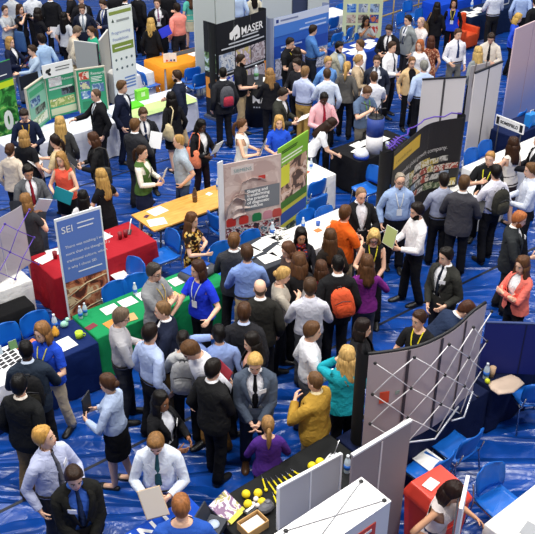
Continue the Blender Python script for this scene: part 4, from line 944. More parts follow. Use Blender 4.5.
# front: short board, tall boards, narrow white board
p = panel('tabletop_board', (278, 487.5), (341, 453.5), 1.49, .895, 'short pale grey double board standing on the dark gadget table', 'board', mat('b9bac2', .6), .02, None, False)
for x in (-.5, 0, .5): G = MB(); G.box((x * p['w'], -.004, p['h'] / 2), (.022 if x else .016, .03, p['h'])); G.build('edge_strip', mat('eef0f4', .5), p['root'], smooth=False)
G = MB(); G.box((0, 0, p['h']), (p['w'], .032, .02)); G.build('top_edge', mat('f2f2f4', .5), p['root'], smooth=False)
p = panel('display_board', (352, 455.5), (411, 420), 1.95, 0, 'tall taupe double board with white edges next to the red box', 'board', mat('8f8488', .65), .025, None, True)
G = MB(); G.box((0, 0, p['h']), (p['w'], .04, .025)); G.build('top_edge', mat('eceaea', .5), p['root'], smooth=False)
G = MB(); G.box((-.01, -.012, p['h'] / 2), (.022, .012, p['h'] - .08)); G.build('edge_strip', mat('d8d0d0', .5), p['root'], smooth=False)
q = at(468, 476, 1.6); d = V((.34, .94, 0)); p = panel('narrow_board', q - d * .45, q, 1.6, .02, 'narrow white board seen edge on beside the person with outstretched hand', 'board', mat('e6e6ea', .5), .035, None, True)
# far back: pale panels, window, cream banner
gpb = mat('ccd3d0', .6)
for L, R, zt, y, lb in (((193, -2), (214, -9), 2.45, 0, 'tall pale grey wall panel behind the orange cloth end'), ((215, -9), (234, -14), 2.45, 0, 'tall pale grey wall panel above the black popup corner'), ((262, -14), (292, -24), 2.5, 0, 'tall pale wall panel behind the black and the blue popup'), ((309, -26), (330, -33), 2.5, 0, 'tall pale wall panel behind the far end of the blue popup')):
    p = panel('wall_panel', L, R, zt, 0, lb, 'panel', gpb, .03, None, True); G = MB(); G.box((.5 * p['w'] - .01, -.004, p['h'] / 2), (.018, .034, p['h'] - .02)); G.build('side_rail', mat('9aa09e', .5), p['root'], smooth=False)
p = panel('wall_panel', (293, -24), (308.5, -27), 2.5, 0, 'dark slate wall panel behind the blue popup', 'panel', mat('39435e', .5), .03)
p = panel('banner_stand', (344.5, -23), (385, -23), 2.05, 0, 'cream banner with nine small photos behind the seated person', 'banner', mat('d4dcb0', .6), .02)
for k in range(3):
    for j in range(3):
        pic(p, .10 + .29 * k, .35 + .145 * j, .33 + .29 * k, .465 + .145 * j, mat('6080a0', .6, 'photo', 0, ('2060c0,70a0d8,e0e8f0', '8a9ab8,c8d0d8,4a5a4a', 'a0b8d8,6a7a90,d8d0c8', 'a89080,d0c0b0,506080', '6a5a50,b0a090,d0d0d0', 'd07040,2a4a90,e0c8a0', '504a40,8a8070,c8c0b0', '90a0a0,506a70,c8d0d0', 'c84030,d8d0c8,4a5a60')[k + 3 * j], 7), 'picture')
lines(p, .3, .7, .08, .11, 2, mat('8a9a60', .6))
# grey table boards, seen from behind
for L, R, lb in (((74, 41), (97, 44), 'grey fabric folding board, broad leaf before the person in green'), ((99, 41), (107.5, 30), 'grey fabric folding board, side leaf next to the tall white banner')):
    p = panel('folding_board', L, R, 1.65, .0, lb, 'board', mat('a9aba6', .8), .03, None, False); G = MB(); G.box((0, 0, p['h'] + .008), (p['w'], .036, .02)); G.build('top_edge', mat('d4d4d0', .6), p['root'], smooth=False); G = MB(); G.box((p['w'] / 2, 0, p['h'] / 2), (.025, .036, p['h'])); G.build('side_edge', mat('2b2c30', .6), p['root'], smooth=False)
# green display boards on the pale grey table
def green_board(L, R, zt, lb, head):
    p = panel('poster_board', L, R, zt, .765, lb, 'board', mat('3d9a72', .6), .025, mat('c6c0ae', .6), False); return p
g1 = green_board((25, 89), (43.5, 76), 1.72, 'green poster board with photos, angled leaf nearest the screen', 0)
pic(g1, .05, .06, .95, .95, mat('7ab09a', .6), 'field'); pic(g1, .12, .12, .9, .25, mat('3f9a70', .6), 'heading', 1); pic(g1, .12, .30, .62, .48, mat('5080b0', .6, 'photo', 0, '305080,80a0b8,d0d0c0', 8), 'picture', 1); pic(g1, .3, .52, .85, .68, mat('506050', .6, 'photo', 0, '303a34,6a7a70,a8b0a8', 9), 'picture', 1); pic(g1, .12, .72, .9, .9, mat('a0b890', .6, 'photo', 0, 'd8d8c8,90a880,607850', 9), 'picture', 1)
g2 = green_board((43.5, 75), (73, 68), 1.72, 'green poster board with white header and leaf logo, middle of three', 0)
pic(g2, .05, .02, .95, .98, mat('3da078', .6), 'field'); pic(g2, .12, .10, .55, .30, mat('e4e6e6', .6, 'photo', 0, 'd8d0d4,ececec,c8d8d8', 8), 'picture', 1); pic(g2, .5, .38, .95, .54, mat('404a58', .6, 'photo', 0, '20262e,5a6878,c0a890', 8), 'picture', 1); pic(g2, .08, .58, .92, .76, mat('b0b878', .6, 'photo', 0, 'c8c890,88a058,e0e0d0', 8), 'picture', 1); pic(g2, .08, .80, .95, .95, mat('c8d0b0', .6), 'caption', 1); word(g2, 'Renewable', .55, .2, .075, WHITE, out=3); lines(g2, .1, .9, .34, .36, 2, WHITE, .012)
g3 = green_board((75, 70), (104, 66), 1.72, 'green poster board with six photos, behind the person in a black suit', 0)
pic(g3, .05, .02, .95, .98, mat('2f9470', .6), 'field')
for k, cc in enumerate(('b84030,e0d0c0,6a5040', 'c8c8a0,506090,e0e0e0', '3060b0,80a0c0,e0e8f0')): pic(g3, .10, .06 + .22 * k, .44, .24 + .22 * k, mat('808080', .6, 'photo', 0, cc, 9), 'picture', 1)
word(g3, 'Research', .5, .15, .085, WHITE, out=3); lines(g3, .5, .9, .2, .3, 4, WHITE, .012); pic(g3, .5, .36, .92, .56, mat('7090b0', .6, 'photo', 0, '5070a0,a0b8c8,d8d8d0', 8), 'picture', 1); pic(g3, .12, .74, .46, .92, mat('1f7a58', .6), 'box', 1)
p = panel('header_sign', (41.5, 66), (71.5, 59), 2.0, 1.73, 'white header plate with a black leaf logo atop the green boards', 'sign', mat('ebedec', .5), .02, None, False)
for x, z in ((.14, .5), (.22, .45), (.20, .72)): a, b = fr(p, x, z); G = MB(); G.ball((a, -.013, b), (.030, .004, .045), 8, 5, 0, Matrix.Rotation(.6 if z < .6 else -.8, 3, 'Y')); G.build('logo_leaf', mat('1c1f1e', .6), p['root'])
lines(p, .42, .9, .30, .52, 2, mat('6a7070', .6), .07)
# ================================================================ curved pop-up walls
def popup(name, cv, z0, z1, label, m, parts, seams, endc, loc, ends=(0, 1)):
    global org
    org = V((loc.x, loc.y, 0)); o = thing(name, V((loc.x, loc.y, 0)), 0, label, 'display'); n = parts
    for k in range(n): sheet_on(cv, cv.len * k / n + .004, cv.len * (k + 1) / n - .004, z0, z1, 0, m, o, 'fabric_panel')
    for d, cap in [((0, 1), (cv.len, -1))[k] for k in ends]:
        G = MB(); rr = []
        for k in range(7):
            a = pi * k / 6; q = cv(d, -.02 - .11 + .11 * cos(a), 0) - (cv(min(cv.len, d + .01)) - cv(max(0, d - .01))).normalized() * cap * (.09 * sin(a)) - org
            rr.append([q + V((0, 0, z0)), q + V((0, 0, z1))])
        ids = [G.add(r) for r in rr]
        for a_, b_ in zip(ids, ids[1:]): G.face((a_[0], a_[1], b_[1], b_[0]))
        G.build('end_cap', endc, o)
    return o
def truss(o, cv, z0, z1, nx, nz, out, dep, m, hub):
    def P(i, j, q): return cv(cv.len * (.02 + .94 * i / nx), out + dep * q, z0 + (z1 - z0) * j / nz) - org
    for i in range(nx + 1):
        for j in range(nz + 1):
            G = MB(); G.ball(P(i, j, 1), .020, 8, 5); G.build('hub', hub, o)
    for i in range(nx):
        for j in range(nz):
            for a, b in (((i, j), (i + 1, j + 1)), ((i + 1, j), (i, j + 1))):
                G = MB(); G.tube([P(*a, 1), P((a[0] + b[0]) / 2, (a[1] + b[1]) / 2, .75), P(*b, 1)], .0065, 5); G.build('truss_rod', m, o)
cvb = Curve([at(394, 152, 2.08), at(410, 138, 2.08), at(427, 125, 2.08), at(445, 120, 2.08), at(464, 117.5, 2.08)])
ob = popup('popup_display', cvb, .02, 2.08, 'black curved popup wall with a yellow bar and product collage', mat('24211f', .55), 3, None, mat('121214', .6), cvb(cvb.len / 2))
y0 = cvb.len
def strip_on(cv, o, d0, d1, za0, za1, zb0, zb1, m, name, out=.010, n=10):
    G = MB(); rr = []
    for k in range(n + 1):
        t = k / n; d = d0 + (d1 - d0) * t; l, h = za0 + (zb0 - za0) * t, za1 + (zb1 - za1) * t
        rr.append([cv(d, out, l) - org, cv(d, out, h) - org, cv(d, out - .004, h) - org, cv(d, out - .004, l) - org])
    G.loft(rr); return G.build(name, m, o, smooth=False)
strip_on(cvb, ob, .02, y0 * .52, 1.76, 1.99, 1.76, 1.99, mat('d8b030', .5), 'yellow_bar')
lettering(ob, 'a successful global', lambda u, v: cvb(.10 + u, .018, 1.835 + v) - org, .085, mat('8a6a10', .5))
lettering(ob, 'a successful global growth company.', lambda u, v: cvb(.14 + u, .014, 1.53 + v) - org, .115, mat('cfcac4', .5))
rng = random.Random(9)
for r in range(4):
    d = .10 + .05 * r
    while d < y0 - .25:
        w_ = rng.uniform(.13, .26); h_ = rng.uniform(.10, .15); z_ = 1.30 - .16 * r + rng.uniform(-.02, .02)
        c = rng.choice(('c8c4bc,8a867e,3a3836', 'b8a040,e0d8c0,6a6a60', '7a8aa0,c0c8d0,40485a', 'd8d4cc,a09a90,606060', '5a6a4a,b0b090,30302a', 'a04030,d8c8b8,504a48'))
        strip_on(cvb, ob, d, d + w_, z_, z_ + h_, z_, z_ + h_, mat('909090', .6, 'photo', 0, c, 12), 'picture', .011 + .003 * rng.random(), 3); d += w_ + .015
G = MB(); ps = [cvb(y0 * k / 12, -.10 + .04 * sin(k * 2.1), 2.11 + .02 * (k % 2)) - org for k in range(13)]; G.tube(ps, .012, 6); G.build('purple_strap', mat('5a3aa8', .5), ob)
for k in range(5): G = MB(); G.tube([cvb(.05 + .1 * k, -.05, 2.08) - org, cvb(.10 + .09 * k, -.18, 2.13) - org, cvb(.14 + .1 * k, -.04, 2.08) - org], .010, 5); G.build('purple_strap', mat('5a3aa8', .5), ob)
Z1 = 2.12
cvw = Curve([at(x, y, Z1) for x, y in ((368.6, 356), (395, 352.5), (420, 347.5), (440, 339), (458, 328), (474, 313), (487, 304))])
ow = popup('popup_display', cvw, .80, Z1, 'white curved popup wall seen from its frame side on the navy table', mat('b9aaac', .65), 4, None, mat('101012', .6), cvw(cvw.len / 2), (0,))
for k in (1, 2, 3): strip_on(cvw, ow, cvw.len * k / 4 - .018, cvw.len * k / 4 + .018, .80, Z1, .80, Z1, mat('3b3338', .6), 'seam', .012, 2)
truss(ow, cvw, .84, Z1 - .01, 4, 3, .03, .09, mat('e6e3e4', .35), mat('17171a', .5))
strip_on(cvw, ow, .16, .27, 1.44, 1.60, 1.44, 1.60, mat('e0502c', .6), 'orange_logo', .012, 2)
strip_on(cvw, ow, .34, .39, 1.53, 1.58, 1.54, 1.59, mat('8a9a90', .6), 'logo_mark', .012, 2)
G = MB(); G.tube([cvw(cvw.len * k / 16, -.02, Z1 + .012) - org for k in range(17)], .02, 6); G.build('top_edge', mat('17171a', .5), ow)
for i in range(2): G = MB(); G.tube([cvw(.5 + .6 * i, .14, .90) - org, cvw(.8 + .5 * i, .18, .83) - org, cvw(1.2 + .35 * i, .14, 1.05) - org], .012, 6); G.build('loose_rod', mat('cfd2da', .3, metal=.5), ow)
# MASER wall: a front and a narrow return
cvm = Curve([at(216, 24.5, 2.25), at(241, 17.5, 2.25), at(266, 9.5, 2.25)])
om = popup('popup_display', cvm, .02, 2.25, 'black popup wall with white logo and rows of site photos', mat('14161c', .55), 3, None, mat('101114', .6), cvm(cvm.len / 2))
lm = cvm.len
lettering(om, 'MASER', lambda u, v: cvm(lm * .46 + u, .012, 1.86 + v) - org, .25, WHITE, 'LEFT', .004)
for a_, b_, l0, h0, l1, h1 in ((.00, .07, 1.84, 1.97, 1.80, 2.00), (.07, .13, 1.80, 2.00, 1.90, 2.05), (.13, .24, 1.88, 2.06, 1.92, 2.12), (.13, .17, 1.78, 1.88, 1.78, 1.88), (.24, .32, 1.80, 2.12, 1.82, 2.02), (.19, .24, 1.79, 1.85, 1.80, 1.86)): strip_on(cvm, om, lm * .24 + a_, lm * .24 + b_, l0, h0, l1, h1, WHITE, 'logo_mark', .011, 2)
for z_, a, b in ((1.80, .48, .82), (1.71, .22, .84), (1.63, .08, .95)): strip_on(cvm, om, lm * a, lm * b, z_, z_ + .03, z_, z_ + .03, mat('c8ccd4', .6), 'text_line')
for z_, hh in ((1.12, .42), (.60, .40)):
    for k, cc in enumerate(('8a9ab8,d0d4dc,404a60', 'c8b878,b8a8c0,e0d8e0,b04a4a', '9a8a90,c8c0c8,585060')): strip_on(cvm, om, lm * (.03 + .32 * k), lm * (.33 + .32 * k), z_, z_ + hh, z_, z_ + hh, mat('9090a0', .6, 'photo', 0, cc if z_ > 1 else cc.replace('8a9ab8', '2040c0'), 7), 'picture', .011, 4)
strip_on(cvm, om, lm * .95, lm * .99, .6, 1.05, .6, 1.05, mat('e8963c', .6), 'orange_bar'); strip_on(cvm, om, .02, lm * .95, 1.06, 1.09, 1.06, 1.09, mat('c0c4cc', .6), 'text_line')
pr = panel('side_panel', (203.5, 21), (215.5, 24.5), 2.25, 0, 'narrow black side wall with landscape photo and orange plate', 'panel', mat('14161c', .55), .03, None, True)
pic(pr, .02, .30, .98, .50, mat('506850', .6, 'photo', 0, '30402c,6a8a60,c0d0e0,8aa0c0', 5), 'picture'); pic(pr, .06, .56, .96, .78, mat('e8963c', .6), 'orange_plate', 1); a, b = fr(pr, .5, .65); G = MB(); G.ball((a, -.022, b), (.10, .004, .08), 8, 5); G.build('logo_mark', mat('15161a', .6), pr['root'])
# blue popup
cvl = Curve([at(274, 18.5, 1.98), at(300, 12, 1.98), at(329, 4.5, 1.98)])
ol = popup('popup_display', cvl, .02, 1.98, 'blue popup wall with pale header and a strip of city photos', mat('2f63c0', .55), 3, None, mat('8a94b0', .6), cvl(cvl.len / 2))
ll = cvl.len
strip_on(cvl, ol, 0, ll, 1.80, 1.98, 1.80, 1.98, mat('cdd6ea', .6), 'header', .008); lettering(ol, 'UNIVERSITY', lambda u, v: cvl(.22 + u, .012, 2.06 + v) - org, .10, mat('5a6690', .6)) if 0 else strip_on(cvl, ol, .2, ll * .42, 1.87, 1.91, 1.87, 1.91, mat('7a86ac', .6), 'text_line', .012)
strip_on(cvl, ol, .06, .14, 1.85, 1.93, 1.85, 1.93, mat('27408a', .6), 'logo_mark', .012)
strip_on(cvl, ol, 0, ll, 1.52, 1.80, 1.52, 1.80, mat('4a80d4', .6), 'band', .008); strip_on(cvl, ol, 0, ll, 1.02, 1.30, 1.02, 1.30, mat('1c48a8', .6), 'band', .008)
for a, b, z_ in ((.55, .95, 1.66), (.45, .95, 1.55), (.12, .5, 1.22), (.12, .4, 1.10)): strip_on(cvl, ol, ll * a, ll * b, z_, z_ + .035, z_, z_ + .035, mat('b8cbee', .6), 'text_line', .012)
for k in range(4): strip_on(cvl, ol, ll * (.02 + .245 * k), ll * (.25 + .245 * k), .45, .98, .45, .98, mat('9090a0', .6, 'photo', 0, ('8a8a98,c8c8d8,4a4a5a', 'a08a80,c8c0d0,605a60', '6a7aa8,c0b8c0,3a4460', '9098a8,d8d8e0,505868')[k], 9), 'picture', .010, 3)
# grey popup with purple frame on the white table
cvg = Curve([at(-30, 236, 1.75), at(-8, 224, 1.75), at(14, 212, 1.75), at(22, 207, 1.75)])
og = popup('popup_display', cvg, .78, 1.78, 'grey fabric popup with purple frame rods on the white table', mat('b3adb4', .65), 2, None, mat('33363e', .6), cvg(cvg.len / 2))
truss(og, cvg, .82, 1.76, 2, 2, .03, .14, mat('6a48c0', .4), mat('50389a', .5))
# white popup with orange print, front of the picture plane
a = at(362, 477, 2.2); 
def white_tower():
    o = thing('fabric_counter', V((a.x, a.y, 0)) - U * .9 + W * .17, HALL, 'white fabric popup tower seen from above with an orange print', 'display')
    for nm, c, d in (('front_fabric', (0, -.17, 1.1), (1.8, .012, 2.16)), ('back_fabric', (0, .17, 1.1), (1.8, .012, 2.16)), ('side_fabric', (.9, 0, 1.1), (.012, .34, 2.16)), ('side_fabric', (-.9, 0, 1.1), (.012, .34, 2.16)), ('top_fabric', (0, 0, 2.185), (1.81, .36, .012))):
        G = MB(); G.box(c, d); G.build(nm, mat('f0eeee', .6), o, smooth=False)
    for k in range(2):
        for s_ in (1, -1): G = MB(); G.tube([(.86 - .86 * k * 1.0, .14 * s_, 2.196), (.86 - .86 * (k + 1), -.14 * s_, 2.196)], .005, 5); G.build('tension_wire', mat('8a8a90', .4), o)
        for s_ in (1, -1): G = MB(); G.ball((.86 - .86 * k, .14 * s_, 2.198), (.022, .022, .012), 8, 5); G.build('hub', mat('1b1b1e', .5), o)
    G = MB(); G.box((.42, -.18, 1.88), (.62, .008, .36)); G.build('orange_print', mat('e2503c', .6), o, smooth=False)
    for k in range(3): G = MB(); G.box((.50, -.186, 2.0 - k * .1), (.36 - .06 * k, .004, .03)); G.build('text_line', WHITE, o, smooth=False)
white_tower()
# navy board on table T17
p = panel('tabletop_board', (486, 322), (548, 324), 1.55, .765, 'plain navy fabric board behind the tan paper and bottle', 'board', mat('0d1a6a', .75), .03, None, False)
G = MB(); G.box((.12, -.006, p['h'] / 2), (.012, .03, p['h'])); G.build('seam', mat('080f3a', .7), p['root'], smooth=False); G = MB(); G.box((0, 0, p['h']), (p['w'], .036, .016)); G.build('top_edge', mat('2a3a6a', .7), p['root'], smooth=False)
# red box
q = at(439, 484, 1.02); o = thing('collection_box', V((q.x, q.y, 0)), HALL + radians(-4), 'bright red plastic collection box with white papers on its lid', 'box'); rd = mat('d83a2c', .4)
G = MB(); G.loft([[V((sx * w_, sy * d_, z_)) for sx, sy in ((-1, -1), (1, -1), (1, 1), (-1, 1))] for z_, w_, d_ in ((.02, .21, .20), (.80, .25, .24), (.82, .25, .24))]); G.build('bin_body', rd, o, smooth=False, bevel=.02)
G = MB(); G.loft([[V((sx * w_, sy * d_ + o_, z_)) for sx, sy in ((-1, -1), (1, -1), (1, 1), (-1, 1))] for z_, w_, d_, o_ in ((.82, .265, .255, 0), (.88, .265, .255, 0), (1.02, .22, .15, .05))]); G.build('lid', mat('e04434', .4), o, smooth=False, bevel=.02)
G = MB(); G.box((0, -.19, .945), (.26, .05, .10), 0, Matrix.Rotation(-.6, 3, 'X')); G.build('slot_hood', mat('c23024', .4), o, smooth=False, bevel=.012)
G = MB(); G.box((0, -.235, .42), (.28, .02, .34)); G.build('recess_panel', mat('cc3226', .4), o, smooth=False, bevel=.008)
G = MB(); G.box((-.08, .04, 1.03), (.16, .12, .012), 0, Matrix.Rotation(.2, 3, 'Z')); G.build('paper_label', paperw, o, smooth=False)
# cylinder on the black table, ball bowl
q = on(T9, .56, .62); o = thing('cylinder_display', q, 0, 'tall cylinder, blue above and white below, on the black table', 'display'); G = MB(); G.lathe([(.165, 0), (.165, .36)], n=24); G.build('lower_band', mat('e2e0e2', .55), o); G = MB(); G.lathe([(.166, .36), (.166, .72), (.15, .72)], n=24); G.build('upper_band', mat('2c4594', .55), o); G = MB(); G.lathe([(.155, .72), (.155, .735)], n=24); G.build('rim', mat('16171c', .5), o)
for k in range(3): G = MB(); aa = k * 2.1 + .4; G.tube([(.12 * cos(aa), .12 * sin(aa), .73), (.04 * cos(aa), .04 * sin(aa), .90), (.3 * cos(aa + .6), .3 * sin(aa + .6), 1.0)], .012, 6); G.build('stem', mat('2a2a2e', .5), o)
q = on(T9, .18, .66); o = thing('helmet', q, .4, 'blue and white domed helmet on the corner of the black table', 'helmet'); G = MB(); G.lathe([(.15, .0), (.155, .05), (.14, .07)], n=18); G.build('brim', mat('2444a8', .35), o); G = MB(); G.lathe([(.145, .05), (.14, .10), (.11, .15), (.06, .18), (.01, .19)], n=18); G.build('dome', mat('d8dce8', .35), o)
cup(on(T9, .85, .70), 'clear tumbler beside the tall cylinder', 'c8d0d8', .15)
# podium with white letters
q = at(258, 80, 1.02); o = thing('podium', V((q.x, q.y, 0)), .35, 'round black podium counter lettered in white, a jar on top', 'counter'); G = MB(); G.lathe([(.34, 0), (.34, .98)], n=28); G.build('drum', mat('15171c', .6), o); G = MB(); G.lathe([(.40, .98), (.40, 1.02), (.38, 1.025)], n=28); G.build('counter_top', mat('1c1e22', .4), o)
lettering(o, 'MASER', lambda u, v: V((.350 * sin(u / .35 - .75), -.350 * cos(u / .35 - .75), .60 + v)), .25, WHITE, 'LEFT', .003)
for k in range(8): G = MB(); aa = -.6 + k * .17; G.box((.348 * sin(aa), -.348 * cos(aa), .50), (.035, .008, .03), 0, Matrix.Rotation(aa, 3, 'Z')); G.build('text_line', mat('c8ccd4', .6), o, smooth=False)
bottle(V((q.x - .04, q.y + .02, 1.026)), 'tall clear jar with green band on the black podium', h=.32, lab='5a9a60')
G = MB(); G.box((0, 0, .002), (.21, .28, .003)); oo = G.build('paper', paperw, smooth=False); oo.location = (q.x + .22, q.y + .02, 1.027); tag(oo, 'white paper on the black podium top', 'paper')
# ================================================================ gadgets on the dark table
ZT = T13['z']
def ball(px, py, r, c, label, group, name='stress_ball'):
    o = thing(name, at(px, py, ZT + r), 0, label, 'ball', group); G = MB(); G.ball((0, 0, 0), r, 14, 9); G.build('ball_skin', mat(c, .6), o)
for px, py in ((246, 494), (258, 493), (248, 504), (262, 502)): ball(px, py, .047, 'ecd51e', 'yellow foam ball in the cluster on the dark gadget table', 'yellow balls clustered on the gadget table')
for px, py in ((312, 466), (320, 462)): ball(px, py, .05, 'ecd51e', 'yellow foam ball behind the short grey board', 'yellow balls behind the short grey board')
for px, py in ((256, 499), (253, 504.5), (258, 505.5)): ball(px, py, .03, 'ece4e2', 'small white ball among the yellow ones', 'white balls on the gadget table', 'small_ball')
for x0, y0_, x1, y1 in ((262, 477, 266, 490), (267, 480, 276, 493), (272, 479, 279, 488), (277, 477, 284, 485), (282, 475, 289, 482), (287, 473, 294, 479), (292, 470, 299, 475), (273, 494, 278, 506)):
    a, b = at(x0, y0_, ZT + .014), at(x1, y1, ZT + .014); L_ = (b - a).length
    o = thing('screwdriver', a, yaw_of(b - a), 'yellow handled tool in the row on the gadget table', 'tool', 'yellow tools laid in a row'); G = MB(); G.tube([(.03, 0, 0), (L_, 0, 0)], .0095, 8); G.build('handle', mat('e8d41c', .5), o); G = MB(); G.tube([(-.03, 0, 0), (.035, 0, 0)], [.004, .005], 6); G.build('shaft', mat('9a9a9e', .3, metal=.8), o); G = MB(); G.ball((L_, 0, .004), (.026, .022, .016), 8, 5); G.build('knob', mat('e0c818', .5), o)
o = thing('magazine', at(228, 512, ZT + .004), HALL + .25, 'open colour brochure propped on the dark gadget table', 'brochure'); G = MB(); G.box((0, .02, .05), (.27, .02, .28), 0, Matrix.Rotation(-1.1, 3, 'X')); G.build('cover', mat('b8a8b0', .5, 'photo', 0, '8a6a8a,d8d0d8,a8a060,504a58', 9), o, smooth=False); G = MB(); G.box((0, -.115, .022), (.24, .05, .02), 0, Matrix.Rotation(.4, 3, 'X')); G.build('yellow_strip', mat('d8d04a', .5), o, smooth=False)
o = thing('pen_tray', at(250, 512, ZT), HALL + .1, 'black pen tray on the dark gadget table', 'tray'); G = MB(); G.box((0, 0, .02), (.14, .08, .04)); G.build('tray_body', mat('26262a', .5), o, smooth=False, bevel=.006); G = MB(); G.box((0, 0, .045), (.11, .025, .012)); G.build('silver_bar', mat('c8c8cc', .3, metal=.6), o, smooth=False)
o = thing('parts_bag', at(266, 511, ZT), HALL, 'crumpled grey plastic bag on the gadget table', 'bag'); G = MB(); G.ball((0, 0, .05), (.10, .07, .05), 9, 6); G.ball((.04, .02, .07), (.05, .05, .045), 7, 5); G.build('bag_body', mat('5a5a60', .35), o, smooth=False)
o = thing('cardboard_tray', at(253, 528, ZT), HALL, 'open tan cardboard box with papers at the gadget table edge', 'box'); G = MB()
for c, d_ in (((0, 0, .006), (.26, .18, .012)), ((0, -.09, .05), (.26, .010, .10)), ((0, .09, .05), (.26, .010, .10)), ((-.13, 0, .05), (.010, .18, .10)), ((.13, 0, .05), (.010, .18, .10))): G.box(c, d_)
G.build('carton', mat('c39a62', .8), o, smooth=False); G = MB(); G.box((0, 0, .04), (.22, .14, .04)); G.build('paper_stack', paperw, o, smooth=False)
bottle(at(347, 472, ZT + .002), 'clear water bottle with blue band between the boards', h=.24)
o = thing('pen', at(328, 457, ZT + .012), HALL + .3, 'white marker pen at the end of the gadget table', 'pen'); G = MB(); G.tube([(-.06, 0, 0), (.05, 0, 0)], .011, 8); G.build('barrel', WHITE, o); G = MB(); G.tube([(.05, 0, 0), (.07, 0, 0)], [.011, .006], 8); G.build('cap', mat('8a8a90', .4), o)
o = thing('rod_stand', at(334, 456, ZT), .6, 'slim metal rod tilted on the end of the gadget table', 'tool'); G = MB(); G.box((0, 0, .01), (.09, .035, .02)); G.build('base', mat('d8d8dc', .4), o, smooth=False, bevel=.005); G = MB(); G.tube([(0, 0, .02), (.09, .03, .17)], .006, 6); G.build('rod', mat('c8c8cc', .3, metal=.7), o)
o = thing('device_case', at(214, 530, ZT), HALL + .5, 'open dark case with a round dial at the table end', 'case'); G = MB(); G.box((0, 0, .04), (.24, .20, .08)); G.build('case_body', mat('1c2230', .5), o, smooth=False, bevel=.01); G = MB(); G.box((0, .12, .14), (.24, .02, .20), 0, Matrix.Rotation(-.35, 3, 'X')); G.build('lid', mat('242c3c', .5), o, smooth=False); G = MB(); G.lathe([(.06, .08), (.06, .09), (.03, .092)], n=16); G.build('dial', mat('a8b4c8', .4), o)
# spare pieces on the navy table under the popup
o = thing('cable_bundle', on(T16, 1.55, .40, .03), HALL, 'orange strap bundle lying behind the popup frame', 'strap'); G = MB(); G.tube([V((.09 * cos(t * .9) * (1 - t * .02), .05 * sin(t * .9), .006 * (t % 3))) for t in range(18)], .012, 6); G.build('strap', mat('c88a2a', .6), o)
G = MB(); G.box((0, 0, .012), (.18, .12, .024)); oo = G.build('booklet', mat('b84a4a', .6), smooth=False); oo.location = on(T16, 1.15, .48, .002); oo.rotation_euler = (0, 0, HALL + .3); tag(oo, 'small red booklet under the popup frame', 'booklet')
# ================================================================ chairs
fW, bW, fU, bU = 39.3, 219.3, 129.3, 309.3
for px, py, phi, lb, z in (
    (193, 73, fW + 170, 'blue chair behind the pale blue cloth under the orange one', .68), (201, 79, fW + 175, 'blue chair closest to the black side wall with the orange plate', .68), (141, 82, fU, 'blue chair half under the white table end', .55),
    (338, 38, bW, 'blue chair at the blue table, beside the person with dark beard', .68), (351, 32, bW + 20, 'blue chair next to the seated person by the cream banner', .68), (334, 24, bW, 'blue chair pushed under the white table at the back', .62), (341, 9, fW, 'blue chair behind the white table at the back', .68),
    (400, 18, fW + 10, 'blue chair far behind, beside the person in a light grey suit', .68), (418, 14, fW + 10, 'blue chair far behind with a yellow tag beside it', .68), (407, 6, fW, 'blue chair at the very back by the wooden railing', .68),
    (484, 148, fW, 'blue chair behind the white table, below the tall pale panels', .68), (470, 156, fW, 'blue chair hidden behind the black popup edge', .68), (530, 128, bW + 30, 'blue chair at the frame edge by the black and white sign', .68), (522, 117, bW + 10, 'dark blue chair behind the black and white sign', .68),
    (376, 175, bW + 90, 'blue chair beside the black table with the cylinder', .66),
    (318, 190, bW, 'blue chair tucked under the white table behind the green banner', .62), (319, 203, bW, 'blue chair below the first one at the white table', .68), (305, 218, fW, 'blue chair half hidden behind the green banner foot', .68), (323, 215, fW, 'blue chair behind the white table with orange cards', .68),
    (249, 239, fW, 'blue chair behind the charcoal table below the hand banner', .68), (219, 251, fW, 'blue chair at the end of the charcoal table', .68), (214, 221, fU, 'blue chair below the wood table, near the hand banner', .68), (174, 243, bU, 'blue chair beside the person in a floral dress', .60),
    (137, 267, bU + 10, 'blue chair turned sideways before the red table with a paper on its seat', .68), (136, 283, bW + 170, 'blue chair behind the middle of the green table', .68), (114, 291, fW, 'blue chair behind the green table, next to the bottle', .68),
    (34, 322, fW, 'blue chair behind the navy table, next to the person in a blue polo', .68), (4, 334, fW, 'blue chair behind the navy table at the frame edge', .68),
    (472, 443, bW, 'blue chair with chrome frame facing the navy cloth, upper of the pair by the popup', .68), (445, 465, bW + 4, 'blue chair with a white paper on its seat near the red box', .68), (489, 476, fW - 8, 'blue chair standing free before the white table', .68), (540, 392, fU + 60, 'dark blue chair before the tan paper and navy board', .68)): chair(px, py, phi, lb, z, CH)
def flat(px, py, z, size, c, label, name='paper', cat='paper', r=0.0):
    G = MB(); G.box((0, 0, .002), (size[0], size[1], .003)); o = G.build(name, c, smooth=False); o.location = at(px, py, z); o.rotation_euler = (0, 0, HALL + r); tag(o, label, cat)
flat(427, 459, .455, (.26, .3), paperw, 'white paper lying on the blue chair seat near the red box')
flat(121, 276, .455, (.24, .3), paperw, 'white paper on the seat of the chair before the red table')
